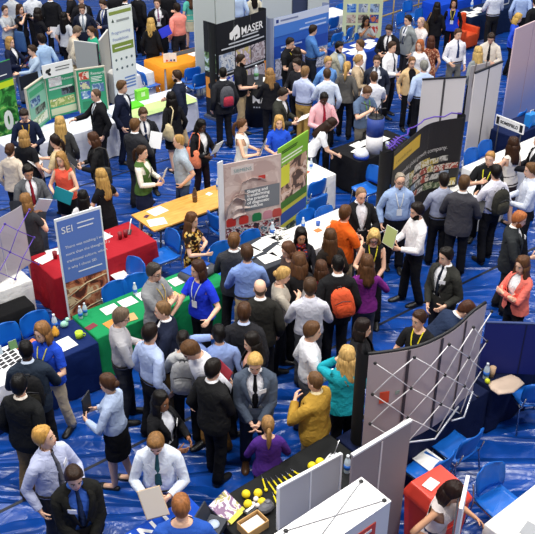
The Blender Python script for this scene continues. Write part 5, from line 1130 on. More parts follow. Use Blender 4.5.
# orange draped armchair and railing far behind
q = at(464, 30, .5); o = thing('armchair', V((q.x, q.y, 0)), HALL, 'orange red upholstered chair beside the far navy table', 'chair'); om_ = cloth('d0502c')
G = MB(); G.box((0, 0, .25), (.62, .6, .36)); G.build('seat', om_, o, bevel=.04); G = MB(); G.box((0, .27, .6), (.62, .14, .6)); G.build('backrest', om_, o, bevel=.05)
for k in (1, -1): G = MB(); G.box((.29 * k, 0, .42), (.1, .6, .34)); G.build('armrest', om_, o, bevel=.04)
for sx in (1, -1):
    for sy in (1, -1): G = MB(); G.tube([(.25 * sx, .24 * sy, .10), (.26 * sx, .25 * sy, .005)], .02, 8); G.build('leg', mat('2a2220', .5), o)
a, b = at(381, 2, .9), at(432, -14, .9); d = b - a; o = thing('railing', V((a.x, a.y, 0)), yaw_of(d), 'tan metal railing behind the blue chairs at the back', 'railing'); Lr = d.length
for z_ in (.45, .9): G = MB(); G.tube([(0, 0, z_), (Lr, 0, z_)], .025, 8); G.build('rail', mat('a8905a', .5), o)
for k in range(5): G = MB(); G.tube([(Lr * k / 4, 0, 0), (Lr * k / 4, 0, .9)], .022, 8); G.build('post', mat('a8905a', .5), o)
# black drape bundle under the white table with the grey popup
q = at(2, 314, .4); o = thing('draped_crate', V((q.x, q.y, 0)), HALL, 'black pleated cloth over a low crate before the white table', 'crate'); G = MB(); rr = []
for z_, w_, wv in ((.55, .42, 0), (.54, .45, 0), (.3, .46, .02), (.02, .48, .035)):
    ring = []
    for k in range(48):
        t = 2 * pi * k / 48; m_ = max(abs(cos(t)), abs(sin(t))); e = w_ / m_ * .9 + wv * sin(k * 2.1); ring.append(V((e * cos(t), e * .7 * sin(t), z_)))
    rr.append(ring)
G.loft(rr); G.build('cloth', drape('121214'), o)
# ================================================================ the visitors and exhibitors
D_, N_, C_ = '1b1b1f', '1c2136', '2e2f34'      # black, navy, charcoal cloth
TB, TG, TK = 'trousers 19191d', 'trousers 46474c', 'trousers b9a27c'
def p(*a, **k): return person(*a, **k)
# ---- top edge and upper corner
p(5, 10, 50, 'person in pale grey T-shirt with folded arms at the picture corner', 'tee b4b9bf', 'trousers 3a4664', 'short 4a3626', arms='cross,cross', f=1)
p(11, -5, 180, 'person in light grey shirt seen from behind, head beyond the frame', 'shirt c6cace', TG, 'short 2a211a')
q = p(20, 9, 60, 'person in black top holding a camera up to the face', 'tee 1a1a20', TB, 'long 3a271b', f=1, arms='face,face')
o = thing('camera', wpt(q, (0, -.30, 1.50)), q['yaw'], 'black camera held up to the face in the crowd', 'camera'); G = MB(); G.box((0, 0, 0), (.13, .06, .085)); G.build('camera_body', mat('17171a', .4), o, bevel=.008); G = MB(); G.tube([(0, -.03, 0), (0, -.11, 0)], .035, 12); G.build('lens', mat('101012', .3), o)
bag(q, 'large blue denim bag hanging beside the person with the camera', '3f5f8c', -1, (.25, -.10, .82), (.08, .19, .26), name='shoulder_bag')
p(31, -6, 20, 'person in white shirt cut off by the frame top, among dark suits', 'shirt e2e6ee', TB, 'short 2a211a')
q = p(38, 13, 140, 'person with dark curly hair in black T-shirt, holding a sheet behind the camera holder', 'tee 17171c', TB, 'curly 1c1512', f=1, arms='hold,hold')
held(q, 'paper', 'white sheet held low by the person with dark curly hair', 'paper', 'e8eaf0', (.21, .004, .28), (-.18, -.28, 1.02), (-10, 0, 30))
p(50, -4, 180, 'person in broad black suit at the frame top, back turned', 'jacket 1b1b1f/e8e8ec', TB, 'crop 1a1512', fat=1.15)
p(64, 17, 160, 'person with long black hair and pale grey top, back turned', 'tee bfc2c8', TB, 'long 14100f', f=1)
p(71, -7, 90, 'person in black T-shirt with bare arm, cut by the frame top', 'tee 1a1a1e', TB, 'short 2a211a')
p(82, 9, 5, 'person in navy suit and silver tie looking down behind the grey board', 'jacket 1e2436/eef0f4/9aa6b4', 'trousers 1e2436', 'short 4a3424', tilt=18)
p(81, -1, 30, 'person in dark suit beyond the silver tie, head at the frame edge', 'jacket 202024/e8e8ec', TB, 'short 5a4030')
p(77, 31, 110, 'person in beige sweater with greying hair bent towards the grey board', 'blouse cdc2ae', TK, 'short 6a5a4a', tilt=22, lean=8)
p(91, 31, 310, 'person in bright green top behind the grey board', 'blouse 2fa884', TB, 'pony 4a3424', f=1, turn=-10)
q = p(103, 4, 320, 'person in navy suit and blue tie reading a sheet by the tall white banner', 'jacket 1f2740/eef0f4/2a4a9a', 'trousers 1f2740', 'short 3a2a20', tilt=20, arms='hold,hold')
held(q, 'paper', 'white sheet read by the person in navy suit at the tall white banner', 'paper', 'eef0f4', (.24, .004, .30), (0, -.36, 1.22), (-45, 0, 0))
p(41, 39, 225, 'person in light blue shirt, back turned, near the green boards', 'shirt a8c4e6', TB, 'short 241b16')
q = p(10, 42, 75, 'blonde person in navy jacket reaching out over a red folder', 'jacket 1b2138/e8e8ec', 'trousers 8a9099', 'bob b58c52', f=1, arms='reach,hold')
held(q, 'folder', 'red folder held by the blonde person in navy jacket', 'folder', 'c23040', (.30, .012, .23), (.10, -.48, 1.08), (-80, 0, 0))
held(q, 'notebook', 'dark notebook held by the blonde person in navy jacket', 'notebook', '1c1c22', (.22, .012, .28), (-.06, -.36, 1.16), (-35, 0, 0))
p(32, 50, 300, 'person in pale blue blouse facing the blonde person, near the screen', 'blouse a9bcd2', TB, 'bun 3a2a20', f=1, arms='reach,down')
q = p(96, 95, 300, 'person in black suit and grey tie presenting before the green board', 'jacket 18181c/eef0f4/8a94a0', TB, 'thin 5a4636', arms='down,reach')
p(125, -2, 170, 'person in black suit directly behind the tall white banner top', 'jacket 1b1c22/e8e8ec', TB, 'crop 241b16')
p(138, -6, 150, 'person in black suit behind the royal blue folder, head beyond the frame', 'jacket 18181c/e8e8ec', TB, 'crop 241b16')
p(157, 3, 10, 'person in black suit and mauve tie with two white tags, facing the long blonde hair', 'jacket 1b1b20/eef0f4/8a5a80', TB, 'short 4a3426', nametag='L', badge=1, turn=-15)
q = p(151, 23, 165, 'person with very long wavy blonde hair in black, before the orange cloth', 'jacket 18181c/18181c', 'skirt 18181b', 'wavy c9a35c', f=1)
held(q, 'folder', 'royal blue folder under the arm of the person with wavy blonde hair', 'folder', '2438d8', (.30, .012, .24), (-.30, -.18, 1.32), (-10, 20, 40))
p(177, 8, 215, 'person in salmon pink shirt with a hand at the mouth', 'shirt f09488', 'trousers 2a2a30', 'short 241a14', arms='down,face', fat=1.12)
p(190, -6, 200, 'person in teal top and cream skirt, cut by the frame top', 'tee 5ab8a8', 'skirt d8d0b0', 'long 5a4030', f=1)
p(200, -8, 260, 'person in navy T-shirt and dark trousers beside the pale wall panel', 'tee 1f2c50', 'trousers 24262c', 'short 241a14', fat=1.1)
p(167, -9, 180, 'person in black suit cut by the frame top, behind the salmon pink shirt', 'jacket 17171b/e8e8ec', TB, 'crop 241b16')
p(113, -8, 200, 'person in black coat cut by the frame top above the white banner', 'jacket 1a1a20/e8e8ec', TB, 'short 3a2a20')
p(177, 76, 265, 'person in navy suit and khaki trousers at the lime green giveaways', 'jacket 1d2336/f0f0f4', 'trousers c4ae88', 'short 3a281c', beard='3a281c', arms='down,hold')
q = p(171, 98, 215, 'person with black hair in black dress carrying a cream bag', 'jacket 18181c/18181c', 'skirt 17171b', 'long 14100f', f=1, h=1.68)
bag(q, 'cream handbag on the arm of the person in black dress', 'd9c79c', 1, (.20, .12, 1.0), (.09, .19, .16))
p(122, 87, 80, 'person in navy suit with brown wavy hair, before the lime green tote', 'jacket 1a2036/eef0f4', 'trousers 1a2036', 'quiff 5a4028')
# ---- MASER corner
p(241, 60, 75, 'person in black polo shirt and khaki trousers at the black podium', 'polo 17181c', TK, 'short 2a1e16', arms='down,hold', beard='2a1e16', fat=1.1)
q = p(223, 73, 205, 'person in dark suit with grey and red backpack before the black popup', 'jacket 24252a/e8e8ec', 'trousers 1c1c20', 'crop 16120f', turn=-25)
backpack(q, 'grey backpack with red pocket on the person in dark suit', '55565c', 'b8384a')
p(237, -9, 200, 'person in light blue shirt above the black popup, head beyond the frame', 'shirt b8cce8', TG, 'short 2a1e16')
p(254, -7, 190, 'person in cream top seen above the black popup', 'blouse d8d0b8', TB, 'long 1a1412', f=1)
p(270, 74, 195, 'person with long curly fair brown hair in black jacket by the podium', 'jacket 1c1b1f/1c1b1f', TB, 'wavy 9a7446', f=1, arms='hold,hold')
p(290, 43, 55, 'person in black polo on the phone, yellow lanyard, before the blue popup', 'polo 17181c', TB, 'short 1e1612', arms='phone,hold', lan='d8c838', tilt=12)
p(297, 53, 200, 'person with dark curly hair in black, under the phone caller', 'blouse 1e1c20', TB, 'curly 1c1512', f=1, h=1.60)
q = p(297, 64, 310, 'person in dark shirt facing the light blue shirt, near the blue popup', 'blouse 24242a', TB, 'short 241a14', arms='hold,hold', tilt=14)
held(q, 'paper', 'white sheet held low before the blue popup', 'paper', 'eef0f4', (.21, .004, .26), (-.16, -.34, 1.10), (-40, 0, 0))
p(313, 30, 110, 'person in blue shirt and dark jeans in profile before the blue popup', 'shirt 4a78b8', 'trousers 23262e', 'short 2a1e16', tilt=10, arms='hold,hold', belt=1)
p(305, 72, 150, 'person in pale blue shirt and khaki trousers with fair brown hair', 'shirt c3cdec', 'trousers b8924e', 'short 8a6844', arms='hold,hold', belt=1)
q = p(283, 94, 70, 'person in charcoal suit leaning over a white sheet', 'jacket 34352f/e8e8ec', 'trousers 2a2a2c', 'short 2a2019', tilt=20, arms='hold,hold')
held(q, 'paper', 'large white sheet held by the person in charcoal suit', 'paper', 'f0f0f2', (.34, .004, .24), (.08, -.42, 1.12), (-62, 0, 0))
# ---- group before the cream banner
seated = q = p(366, 21, 20, 'dark skinned person seated at the blue table, headband and hands at the chin', 'tee 9a9c9e', TG, 'wavy 1a1310', f=1, sk=2, sit=True, arms='chest,face', fat=1.1)
p(389, 30, 335, 'person in black suit looking down, between the seated one and a grey suit', 'jacket 17171b/f0f0f4/2a2a34', TB, 'short 2e2018', tilt=24, arms='hold,hold')
p(408, 20, 300, 'person in light grey suit with dark blue tie and white tag', 'jacket 8a9092/e8ecf2/25345e', 'trousers 2a2a2e', 'short 241a14', nametag='L')
p(339, 47, 40, 'person with black beard in beige grey jacket by the blue chair', 'jacket a9a796/b4cae6', TG, 'short 17120f', beard='17120f', tilt=12)
p(360, 45, 285, 'person in white shirt facing the dark beard, by the blue table', 'shirt eef0f4', TK, 'short 5a4028', arms='hold,down')
q = p(392, 47, 45, 'person in white shirt and dark tie with a sheet raised', 'shirt f0f1f5/2a2f40', TB, 'short 3e2c1e', arms='down,hold')
held(q, 'paper', 'white sheet raised beside the white shirt and dark tie', 'paper', 'f0f0f2', (.21, .004, .28), (.22, -.34, 1.38), (-20, 0, 20))
p(420, 45, 320, 'red haired person in white top, in the group by the grey suit', 'blouse ececf0', TB, 'bob b0643a', f=1)
p(412, 62, 10, 'smiling person in beige cardigan over black, facing the crowd', 'cardigan d9b98a/17171b', TB, 'pony 7a5434', f=1, arms='hip,down', glasses=1)
p(424, 66, 190, 'grey haired person in light blue shirt, back turned before the pale panel', 'shirt b7c9ea', TB, 'short 8a8880', fat=1.08, belt=1)
p(377, 61, 350, 'person in navy suit with white tag facing the gathered listeners', 'jacket 2a3040/dfe4ee/5a6478', 'trousers 2a3040', 'short 3e2c1e', nametag='L', tilt=8)
p(374, 77, 185, 'person in white shirt, back turned, one hand raised', 'shirt e6e8f2', TB, 'crop 4a3424', arms='down,chest')
q = p(367, 92, 30, 'person in slate blue polo and grey trousers looking at a phone, green lanyard', 'polo 5c6f8c', 'trousers 77736c', 'short 5a3e28', tilt=32, arms='hold,chest', lan='6aa030')
o = thing('mobile_phone', wpt(q, (-.02, -.36, 1.22)), q['yaw'], 'dark phone in the hand of the person in slate blue polo', 'phone'); G = MB(); G.box((0, 0, 0), (.07, .012, .14), 0, Matrix.Rotation(-.8, 3, 'X')); G.build('case', mat('1c1c20', .3), o, smooth=False, bevel=.003)
p(347, 67, 165, 'person with long blonde tied hair in dark grey top, back turned', 'blouse 5c5a57', TB, 'pony c39a58', f=1, h=1.72)
p(359, 60, 80, 'blonde person in beige jacket beside the long blonde tail', 'jacket c0aa8c/e8e0d8', TB, 'bun b08a54', f=1, h=1.72, arms='hold,hold')
p(328, 62, 25, 'young fair haired person in bright blue shirt among white shirts', 'shirt 6a9ce0', 'trousers 22252e', 'short b89458', h=1.72, tilt=8)
p(327, 74, 190, 'person with cropped hair in white shirt, back turned to the pink shirt', 'shirt d5e0f2', TB, 'crop 4a3626', arms='hold,down')
p(324, 98, 15, 'dark skinned person in pink checked shirt and red tie looking down', 'shirt pinkcheck/a01f34', TB, 'crop 14100e', sk=3, tilt=28, arms='hold,hold', belt=1)
q = p(331, 124, 90, 'person with long dark hair in white shirt bent over the black table', 'tee eeeef2', 'trousers 3a4252', 'long 2e1d16', f=1, lean=30, tilt=12, arms='table,reach', step=.3)
# ---- upper right
p(454, 3, 345, 'person in royal blue vest over black with a lanyard, by the orange armchair', 'vest 2046d8/17171b', TB, 'bob 241814', f=1, lan='d0c060', sk=1)
q = p(437, 7, 170, 'person all in black with long dark hair, brown bag on the arm', 'jacket 17161a/17161a', TB, 'long 17110f', f=1)
bag(q, 'brown leather handbag hanging from the person all in black', '6f5436', 1, (.26, .10, 1.05), (.10, .20, .17))
p(458, 34, 15, 'person in white shirt and navy tie standing by a pale panel', 'shirt eeeff6/2a3a66', 'trousers 7a7a74', 'short 4e3626', arms='down,bend', belt=1)
p(491, 38, 345, 'person in beige shirt and black tie looking down at the hands', 'shirt d8d0c4/1f1f26', TB, 'short 2e2119', tilt=30, arms='hold,hold', fat=1.08)
p(478, 52, 195, 'blonde person in grey knit with hair down, back turned behind pale panels', 'blouse 8a9090', TB, 'long c9a868', f=1, h=1.70)
p(496, -10, 190, 'person in white shirt and black trousers at the far navy table, head beyond the frame', 'shirt dfe4ee', 'trousers 1d1d20', 'short 2e2119', arms='hold,hold', belt=1)
p(524, -9, 160, 'person in light blue shirt at the far table corner, head beyond the frame', 'shirt a9bfe8', TB, 'short 2e2119')
p(518, 18, 70, 'blonde person in bright blue top beside the large pink banner', 'blouse 2a50d0', TB, 'bob d0a858', f=1, tilt=16)
p(536, 2, 200, 'person in black at the frame edge above the large banner', 'jacket 17171b/e8e8ec', TB, 'short 2e2119')
p(431, 41, 190, 'person in russet patterned dress with brown hair, back turned', 'dress rose', 'skirt rose', 'bob 4e2c1e', f=1, h=1.60)
seated2 = p(421, 22, 300, 'pale person in white seated among the blue chairs', 'blouse e6dcd8', TG, 'thin c8a890', sit=True, arms='lap,lap')
# ---- left middle
p(24, 115, 15, 'person in navy top with a gold lanyard looking down beside the green zero banner', 'blouse 17203a', TB, 'short 2a1f18', tilt=26, arms='hold,hold', lan='b8963a')
p(24, 137, 170, 'person with tied blonde hair in black T-shirt and jeans, back turned', 'tee 1a1b20', 'trousers 2c3f66', 'bob a8824c', f=1, fat=1.08)
p(10, 150, 165, 'person with brown bun in cream jacket at the frame edge', 'jacket d8c9b6/e8e0d8', TB, 'bun 4a3020', f=1)
p(60, 123, 190, 'person with long straight blonde hair in charcoal jacket before the boards', 'jacket 3a3b3c/3a3b3c', 'trousers c9bb98', 'long c29c5c', f=1, h=1.70)
q = p(55, 141, 255, 'person with dark ponytail in pale patterned top holding white papers', 'tee cdb98e', TB, 'pony 241814', f=1, arms='hold,reach')
held(q, 'paper', 'loose white papers held by the person with the dark ponytail', 'paper', 'eceef2', (.30, .006, .22), (-.05, -.46, 1.12), (-50, 10, 0))
q = p(61, 159, 350, 'smiling person in coral sleeveless top and black skirt with a teal folder', 'sleeveless f0604a', 'skirt 1b1b1e', 'wavy a97f48', f=1, arms='hold,hold', turn=-6)
held(q, 'folder', 'teal folder carried by the person in coral top', 'folder', '1f9aa8', (.32, .014, .24), (.12, -.36, 1.06), (5, 20, 0))
q = p(28, 172, 30, 'person in mid grey suit with red tie holding a pale folder', 'jacket 5c5e62/f0f0f4/8e1f2e', 'trousers 5c5e62', 'short 17120f', sk=1, tilt=16, arms='hold,hold')
held(q, 'folder', 'pale blue grey folder held by the person with red tie', 'folder', 'b4c0d4', (.23, .01, .30), (.06, -.38, 1.14), (-25, 20, 0), 'eef0f4')
p(26, 201, 165, 'person with fair brown hair in charcoal dress before the red table', 'dress 36363a', 'skirt 36363a', 'bob 8a6238', f=1, arms='hold,hold')
q = p(93, 139, 275, 'person with brown hair in black jacket reading papers, bag on shoulder', 'jacket 1c1c1e/1c1c1e', TB, 'bob 4a2f20', f=1, arms='hold,hold', tilt=10)
held(q, 'folder', 'open folder of papers held by the person in black jacket', 'folder', '2a2b30', (.24, .012, .31), (0, -.40, 1.14), (-40, 0, 0), 'eef0f4')
bag(q, 'dark grey shoulder bag behind the person reading papers', '3a3836', 1, (.24, .10, .98), (.08, .17, .16))
p(101, 176, 235, 'person with long golden blonde hair in black dress, one arm bent back', 'dress 17171b', 'skirt 17171b', 'long b8904e', f=1, arms='hold,out')
p(83, 197, 185, 'person with sleek black hair in white blouse behind the blue banner top', 'blouse eeeef0', 'skirt 1b1b1e', 'long 100d0d', f=1, h=1.60)
q = p(143, 114, 25, 'person in black suit with glasses reading a white sheet, by the pale table', 'jacket 1d1e24/f2f2f6/1d2a4a', TB, 'short 4a3424', tilt=18, arms='hold,hold', glasses=1)
held(q, 'paper', 'white sheet read by the person with glasses and black suit', 'paper', 'f0f2f6', (.24, .004, .31), (.08, -.40, 1.20), (20, 20, 0))
p(135, 125, 150, 'person in charcoal suit with wavy brown hair, back turned', 'jacket 2e2f34/f0f0f4', 'trousers 2a2b30', 'short 6a4a2c', arms='hold,hold')
q = p(142, 152, 75, 'person with tied brown hair in green vest, white sleeves and navy skirt', 'vest 4c6a34/efe9da', 'skirt 262a42', 'pony 3e2a1c', f=1, arms='hold,hold', h=1.70)
held(q, 'paper', 'small white paper in the hands of the green vest wearer', 'paper', 'eef0f4', (.14, .004, .20), (.02, -.36, 1.20), (-20, 0, 0))
p(179, 141, 290, 'balding fair person in pale grey polo and jeans, hand on hip', 'polo a4b0bc', 'trousers 3c4a66', 'thin b0884e', arms='pocket,hip', turn=-20)
q = p(201, 126, 45, 'dark skinned person with long black hair in black coat and white scarf', 'jacket 18181c/f0f0f2', 'trousers 2a1c20', 'long 100c0b', f=1, sk=3, tilt=16, arms='hold,hold')
bag(q, 'coral orange shoulder bag on the person in black coat', 'f08a66', -1, (.22, -.02, 1.02), (.09, .19, .17))
held(q, 'paper', 'white papers held by the person in black coat and white scarf', 'paper', 'eef0f4', (.23, .006, .30), (.06, -.38, 1.22), (-30, 0, 10))
q = p(242, 125, 85, 'brown haired person in sleeveless white dress holding grey papers', 'dress f0eee8/bare', 'skirt f0eee8', 'pony 5c3c26', f=1, arms='hold,hold', h=1.70)
held(q, 'folder', 'grey folder held by the person in white dress', 'folder', '6a6c74', (.22, .012, .30), (.0, -.36, 1.15), (-25, 0, 0), 'e8e8ec')
p(279, 122, 5, 'fair haired person in royal blue polo behind the lime green banner', 'polo 2452d0', TB, 'bob c59a58', f=1, arms='down,hold')
# ---- right middle
q = p(361, 195, 15, 'balding person in black suit and open white shirt by the orange polo', 'jacket 1b1a1c/eeeef4', 'trousers 3a3836', 'thin 8a6a50', arms='hold,low', tilt=10)
held(q, 'paper', 'white sheet between the black suit and the orange polo', 'paper', 'f2f2f4', (.21, .004, .29), (.12, -.40, 1.10), (-45, 0, 20))
p(400, 180, 5, 'greying person with glasses in pale blue shirt before the black popup', 'shirt 9fb6de', TB, 'thin a09484', glasses=1, lan='d8dce0', fat=1.1)
p(345, 213, 130, 'person in bright orange polo with brown hair, back partly turned', 'polo e8641e', TK, 'short 5a3a22', arms='hold,hold', turn=10)
p(444, 180, 185, 'dark haired person in grey shirt, back turned at the popup collage', 'shirt a5abc0', TB, 'short 1f1713', arms='hold,hold', belt=1)
q = p(464, 183, 160, 'brown haired person in charcoal blazer next to the grey shirt', 'jacket 45444a/e8e8ec', TB, 'short 5a4028', arms='hold,hold')
held(q, 'folder', 'black folder held low between grey shirt and charcoal blazer', 'folder', '1c1c20', (.34, .014, .24), (-.16, -.36, 1.04), (-60, 0, 0), 'd8dae0')
p(490, 158, 330, 'fair haired person in black polo with yellow lanyard behind the white table', 'polo 1a1b1e', TB, 'crop b0824c', lan='d8d838', arms='hold,chest')
q = p(496, 172, 205, 'dark haired person in white shirt wearing a dark backpack', 'shirt e2e0ec', TB, 'short 17120f', arms='hold,down', turn=-10)
backpack(q, 'dark olive backpack on the person in white shirt', '35342e', '3e3c34')
p(513, 144, 205, 'person with very long dark brown hair in white top, back turned', 'sleeveless ece4da', 'skirt 3a2f30', 'wavy 3a2418', f=1, arms='hold,hold')
p(531, 170, 265, 'person in pale blue white shirt at the frame edge', 'shirt d4dae8', TB, 'short 6a4a2c', arms='hold,hold')
p(540, 140, 270, 'person in dark suit leaving the frame by the white table', 'jacket 1c1c22/e8e8ec', TB, 'short 2a1e16', arms='reach,hold')
q = p(417, 211, 285, 'bearded person in white shirt and black trousers reading a brochure', 'shirt f0edee', 'trousers 17171a', 'quiff 1c1512', beard='1c1512', arms='hold,hold', tilt=6, step=.1)
held(q, 'brochure', 'green and white brochure read by the bearded person', 'brochure', 'e8e8e0', (.24, .008, .30), (.02, -.38, 1.22), (15, 0, 20), 'a8b878')
p(446, 256, 310, 'person in charcoal suit with white tag, hands low, looking aside', 'jacket 33332f/f0f0f4/1f2634', 'trousers 26262a', 'short 17120f', nametag='L', arms='bend,low', turn=-15)
p(519, 219, 70, 'red bearded person in charcoal suit with red hair', 'jacket 2e3133/f0ece8', 'trousers 2e2a28', 'short b0683a', beard='b0683a', arms='down,hold', tilt=14, nametag='L')
p(522, 265, 300, 'person with long brown hair in coral cardigan and white top', 'cardigan f07a6c/f0f0f2', TB, 'long 5a3a24', f=1, arms='cross,cross', h=1.68)
p(466, 309, 95, 'dark haired person in navy suit bending forward behind the white popup', 'jacket 24304a/e8e8ec', TB, 'short 4a2c1e', tilt=10, lean=36, arms='hold,hold')
p(419, 319, 330, 'person in black top with yellow lanyard behind the white popup', 'tee 1c1c1e', TB, 'bun 3a2418', f=1, lan='e0d02c', arms='hold,hold', turn=-25)
q = p(363, 328, 80, 'dark haired person in black jacket writing on a white pad', 'jacket 1f1f22/1f1f22', TB, 'bob 1f1512', f=1, arms='hold,hold')
held(q, 'writing_pad', 'white pad held by the person writing near the white popup', 'paper', 'eeeff2', (.24, .01, .30), (0, -.40, 1.06), (-70, 0, 0))
# ---- centre
p(192, 220, 70, 'person with long brown hair in black and gold floral dress behind the wood table', 'dress floral', 'skirt floral', 'long 5a3a22', f=1, arms='cross,hold')
p(154, 272, 65, 'person with glasses in grey polo shirt, arms crossed at the green table', 'polo 8e8f92', TB, 'short 3a3430', arms='cross,cross', glasses=1, fat=1.12, lan='c8b060')
p(198, 269, 325, 'person in royal blue blouse with badge leaning on the green table', 'tee 2038d0', TB, 'bob 3e261a', f=1, h=1.70, arms='out,table', lan='b8c4d8', fat=1.1, turn=-25)
p(163, 310, 275, 'young person in navy suit in profile, by the green table', 'jacket 1c2236/f0f0f4', 'trousers 8a7048', 'crop 7a5a3a', arms='hold,hold')
q = p(121, 317, 105, 'greying person in pale grey shirt leaning over the green table', 'shirt b4b2b6', 'trousers 2c2e36', 'short 6a5848', arms='hold,hold', tilt=14, glasses=1, belt=1)
held(q, 'booklet', 'orange and white booklet held over the green table', 'booklet', 'e88a58', (.22, .012, .28), (.04, -.44, 1.10), (-50, 0, 0), 'eee8e0')
p(234, 241, 170, 'brown haired person in charcoal suit, back turned at the charcoal table', 'jacket 38393e/e8e8ec', TB, 'short 6a482a', arms='hold,hold')
p(247, 253, 185, 'brown haired person in blue shirt and khaki trousers, back turned', 'shirt 86a0dc', TK, 'short 4a3222', arms='hold,hold', belt=1)
p(260, 288, 185, 'bald person in black suit, back turned in the middle of the crowd', 'jacket 2a2926/f0f0f2', TB, 'bald 6a5444', fat=1.05)
q = p(283, 275, 95, 'person with blonde updo in grey top hugging white papers', 'tee b4ac9e', TB, 'bun c59c5c', f=1, arms='hold,chest', tilt=16, h=1.70)
held(q, 'paper', 'bundle of white papers hugged by the person with blonde updo', 'paper', 'eeeef2', (.24, .02, .32), (.04, -.32, 1.18), (-15, 0, 15))
p(301, 236, 10, 'dark haired person with red patterned scarf at the white table', 'jacket 1c1a20/1c1a20', TB, 'bob 16100e', f=1, sk=1, arms='reach,hold', scarf='paisley', tilt=8)
p(288, 250, 300, 'brown haired person leaning to the charcoal table papers', 'blouse 4a3c3a', TB, 'bob 5a3a28', f=1, tilt=14)
p(299, 262, 195, 'person with bushy curly brown hair in black jacket, back turned', 'jacket 232224/232224', TB, 'curly 5a3c26', f=1, fat=1.05)
p(310, 287, 180, 'brown haired person in white grey shirt, back turned beside the orange backpack', 'shirt d6d6e2', TG, 'short 4a3424', arms='hold,hold', fat=1.05)
p(244, 312, 175, 'brown haired person in dark suit, back turned before the red folder', 'jacket 26262a/c4d0ee', TB, 'short 4a301e')
p(374, 237, 355, 'blonde person in sleeveless black top with glasses and yellow lanyard', 'sleeveless 18181b', TB, 'bob d0ac66', f=1, tilt=24, glasses=1, lan='d8cc38', arms='low,hold')
q = p(367, 263, 190, 'person with long curly brown hair in purple top, one hand raised', 'blouse 7c2a80', 'trousers 4e4c52', 'wavy 5a3c26', f=1, arms='chest,out')
q = p(338, 264, 185, 'person in black suit wearing a bright orange backpack', 'jacket 1c1c1e/f0f0f2', TB, 'crop 100d0c', h=1.80)
backpack(q, 'bright orange backpack on the person in black suit', 'e8603a', 'd85530', slip=.22)
p(330, 237, 200, 'person with long straight brown hair next to the orange polo', 'blouse 2a2420', TB, 'long 4e3420', f=1)
p(321, 268, 200, 'person with brown hair in dark red top behind the orange backpack', 'blouse 7a2030', TB, 'wavy 4e3222', f=1, h=1.60)
# ---- lower left
p(42, 332, 340, 'person with sunglasses on fair brown hair in blue polo and khaki trousers', 'polo 2048c0', 'trousers d0bfa2', 'bob 8a6038', f=1, arms='hold,hold', lan='c8c05c', h=1.70, turn=-10)
q = p(26, 350, 190, 'dark skinned person in dark blue jacket with black backpack', 'jacket 26303e/c0cce0', TB, 'crop 100d0c', sk=3, arms='hold,hold')
backpack(q, 'black backpack on the person in dark blue jacket', '1c1c1e', '26241f')
p(19, 385, 160, 'black haired person in black jacket and tan trousers, back turned', 'coat 18191a/e8dcd0', 'trousers 7a6444', 'short 0f0d0d', turn=20, fat=1.1, shoe='5a4030')
q = p(108, 383, 255, 'person with brown bun in light blue blouse and black skirt', 'shirt b4c4e2', 'skirt 141416', 'bun 4a3020', f=1, arms='hold,hold', h=1.68)
held(q, 'tablet', 'black tablet held to the chest by the person in light blue blouse', 'tablet', '17171c', (.19, .014, .26), (-.02, -.30, 1.18), (0, 0, 0))
p(150, 333, 130, 'dark haired person in light blue shirt and black trousers, back turned', 'shirt b6c6ec', 'trousers 18181b', 'short 1f1612', turn=10, belt=1)
q = p(183, 340, 180, 'dark haired person in pale grey hoodie, back turned', 'hoodie c2c2c0', TB, 'bun 17110f', f=1, arms='hold,hold')
backpack(q, 'light grey backpack with dark logo on the pale hoodie', 'a4a4a6', '9a9a9c')
p(191, 350, 305, 'brown haired person in white shirt and tan trousers leaning sideways', 'shirt ecebf2', 'trousers a8783c', 'short 5c3e26', lean=16, tilt=20, arms='down,low', turn=-10)
p(213, 369, 140, 'dark haired person in black suit, hand low, before the fair haired suit', 'jacket 1f1f20/eeeef2', 'trousers 17171a', 'short 1a1411', arms='down,low')
p(161, 401, 60, 'dark skinned person with braided black hair in black jacket over white', 'jacket 18181b/e6e8f0', TB, 'braid 100c0b', f=1, sk=2, arms='hold,hold', nametag='L')
p(219, 334, 190, 'black haired person in blue shirt scratching the head', 'shirt 8ea4d8', TB, 'short 0f0d0d', arms='head,down')
q = p(252, 342, 285, 'dark haired person in black jacket with a dark red folder', 'jacket 1c1b1e/e0a890', TB, 'long 17110f', f=1, arms='hold,hold', tilt=10)
held(q, 'folder', 'dark red folder held in the middle of the crowd', 'folder', '8e2030', (.32, .014, .25), (.02, -.40, 1.20), (20, 10, 25))
p(255, 363, 0, 'fair haired person in slate suit and black tie, hands clasped', 'jacket 4c5666/f0f0f4/141418', 'trousers 2a3240', 'short c9a05a', tilt=17, arms='low,low', nametag='L', shoe='5a3a22', h=1.80)
p(312, 331, 100, 'brown haired person in white shirt and grey trousers in profile', 'shirt eeeef4', 'trousers 54565e', 'short 5e4028', arms='down,hold', turn=-10)
p(315, 381, 235, 'balding person in mustard yellow jacket', 'coat b8903a/d8c8a0', 'trousers 8a7a60', 'thin 6a4c30', arms='chest,low', fat=1.12, h=1.72)
p(347, 356, 195, 'person with long blonde hair in turquoise jacket, back turned', 'jacket 1fa0b0/e8e8ec', TB, 'wavy c9a262', f=1, arms='face,hold', fat=1.22, h=1.70)
p(44, 437, 55, 'fair haired person in pale blue shirt and grey tie looking up sideways', 'shirt c2c8e6/5c5c66', 'trousers 2e3138', 'short c8964c', turn=35, tilt=-12, arms='hold,down', nametag='L', fat=1.08, h=1.80, belt=1)
p(74, 477, 25, 'dark haired person in black suit over blue shirt with white tag', 'jacket 191917/3a62b8/22304e', 'trousers 1c1c1e', 'short 2e1e15', tilt=13, arms='low,low', nametag='R', fat=1.1)
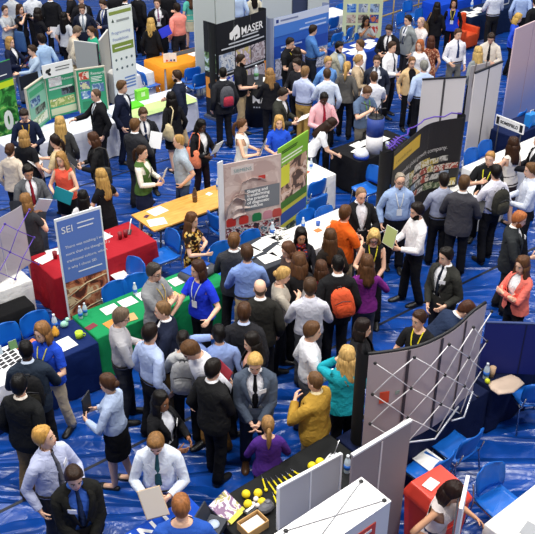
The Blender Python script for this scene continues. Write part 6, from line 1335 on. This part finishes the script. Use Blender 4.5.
q = p(156, 443, 0, 'fair haired person in white shirt and green tie reading a tan folder', 'shirt dde5f4/2a5560', 'trousers 55555c', 'short 8a6238', tilt=27, arms='hold,hold', belt=1)
held(q, 'folder', 'tan paper folder held by the person with green tie', 'folder', 'd8b890', (.25, .012, .32), (-.02, -.38, 1.10), (24, -20, 0), 'e8dcc8')
p(181, 506, 185, 'red haired person in blue T-shirt, back turned at the lettered table', 'tee 2c58b4', TB, 'crop 9a6238', fat=1.05, arms='hold,hold')
p(268, 425, 185, 'person with long tied fair hair in purple top at the gadget table', 'blouse 4e2a80', TB, 'pony 9a7244', f=1, arms='hold,hold', fat=1.12, h=1.56)
p(453, 492, 50, 'dark haired person in white and navy top stretching a hand to the white table', 'sleeveless e8dcd8', 'skirt 24305a', 'bob 241511', f=1, sk=1, lean=10, arms='out,hip', tilt=14, h=1.64)
for q, lb in ((seated, 'blue chair carrying the seated person with the headband'), (seated2, 'blue chair carrying the pale person in white')):
    c = chair(300, 20, 0, lb, .68, CH); c.rotation_euler = (0, 0, q['yaw']); c.location = q['loc'] + Matrix.Rotation(q['yaw'], 3, 'Z') @ V((0, -.02, 0))
# ---------------------------------------------------------------- light of the hall
w = bpy.data.worlds.new('world'); S.world = w; w.use_nodes = True
bg = w.node_tree.nodes['Background']; bg.inputs['Color'].default_value = (.80, .87, 1.0, 1); bg.inputs['Strength'].default_value = .24
for x, y, e in ((-7, 5, 1), (0, 5, 1), (7, 5, 1), (-9, 14, 1), (0, 14, 1), (9, 14, 1), (-10, 24, 1), (0, 24, 1), (10, 24, 1)):
    l = bpy.data.lights.new('hall_lamp', 'AREA'); l.shape = 'RECTANGLE'; l.size = 2.2; l.size_y = 1.2; l.energy = 820 * e; l.color = (1, .97, .92)
    o = bpy.data.objects.new('hall_lamp', l); COL.objects.link(o); o.location = (x, y, 13.5)
S.view_settings.view_transform = 'Standard'; S.view_settings.look = 'None'; S.view_settings.exposure = 0.0; S.view_settings.gamma = 1.0
S.view_settings.use_curve_mapping = False
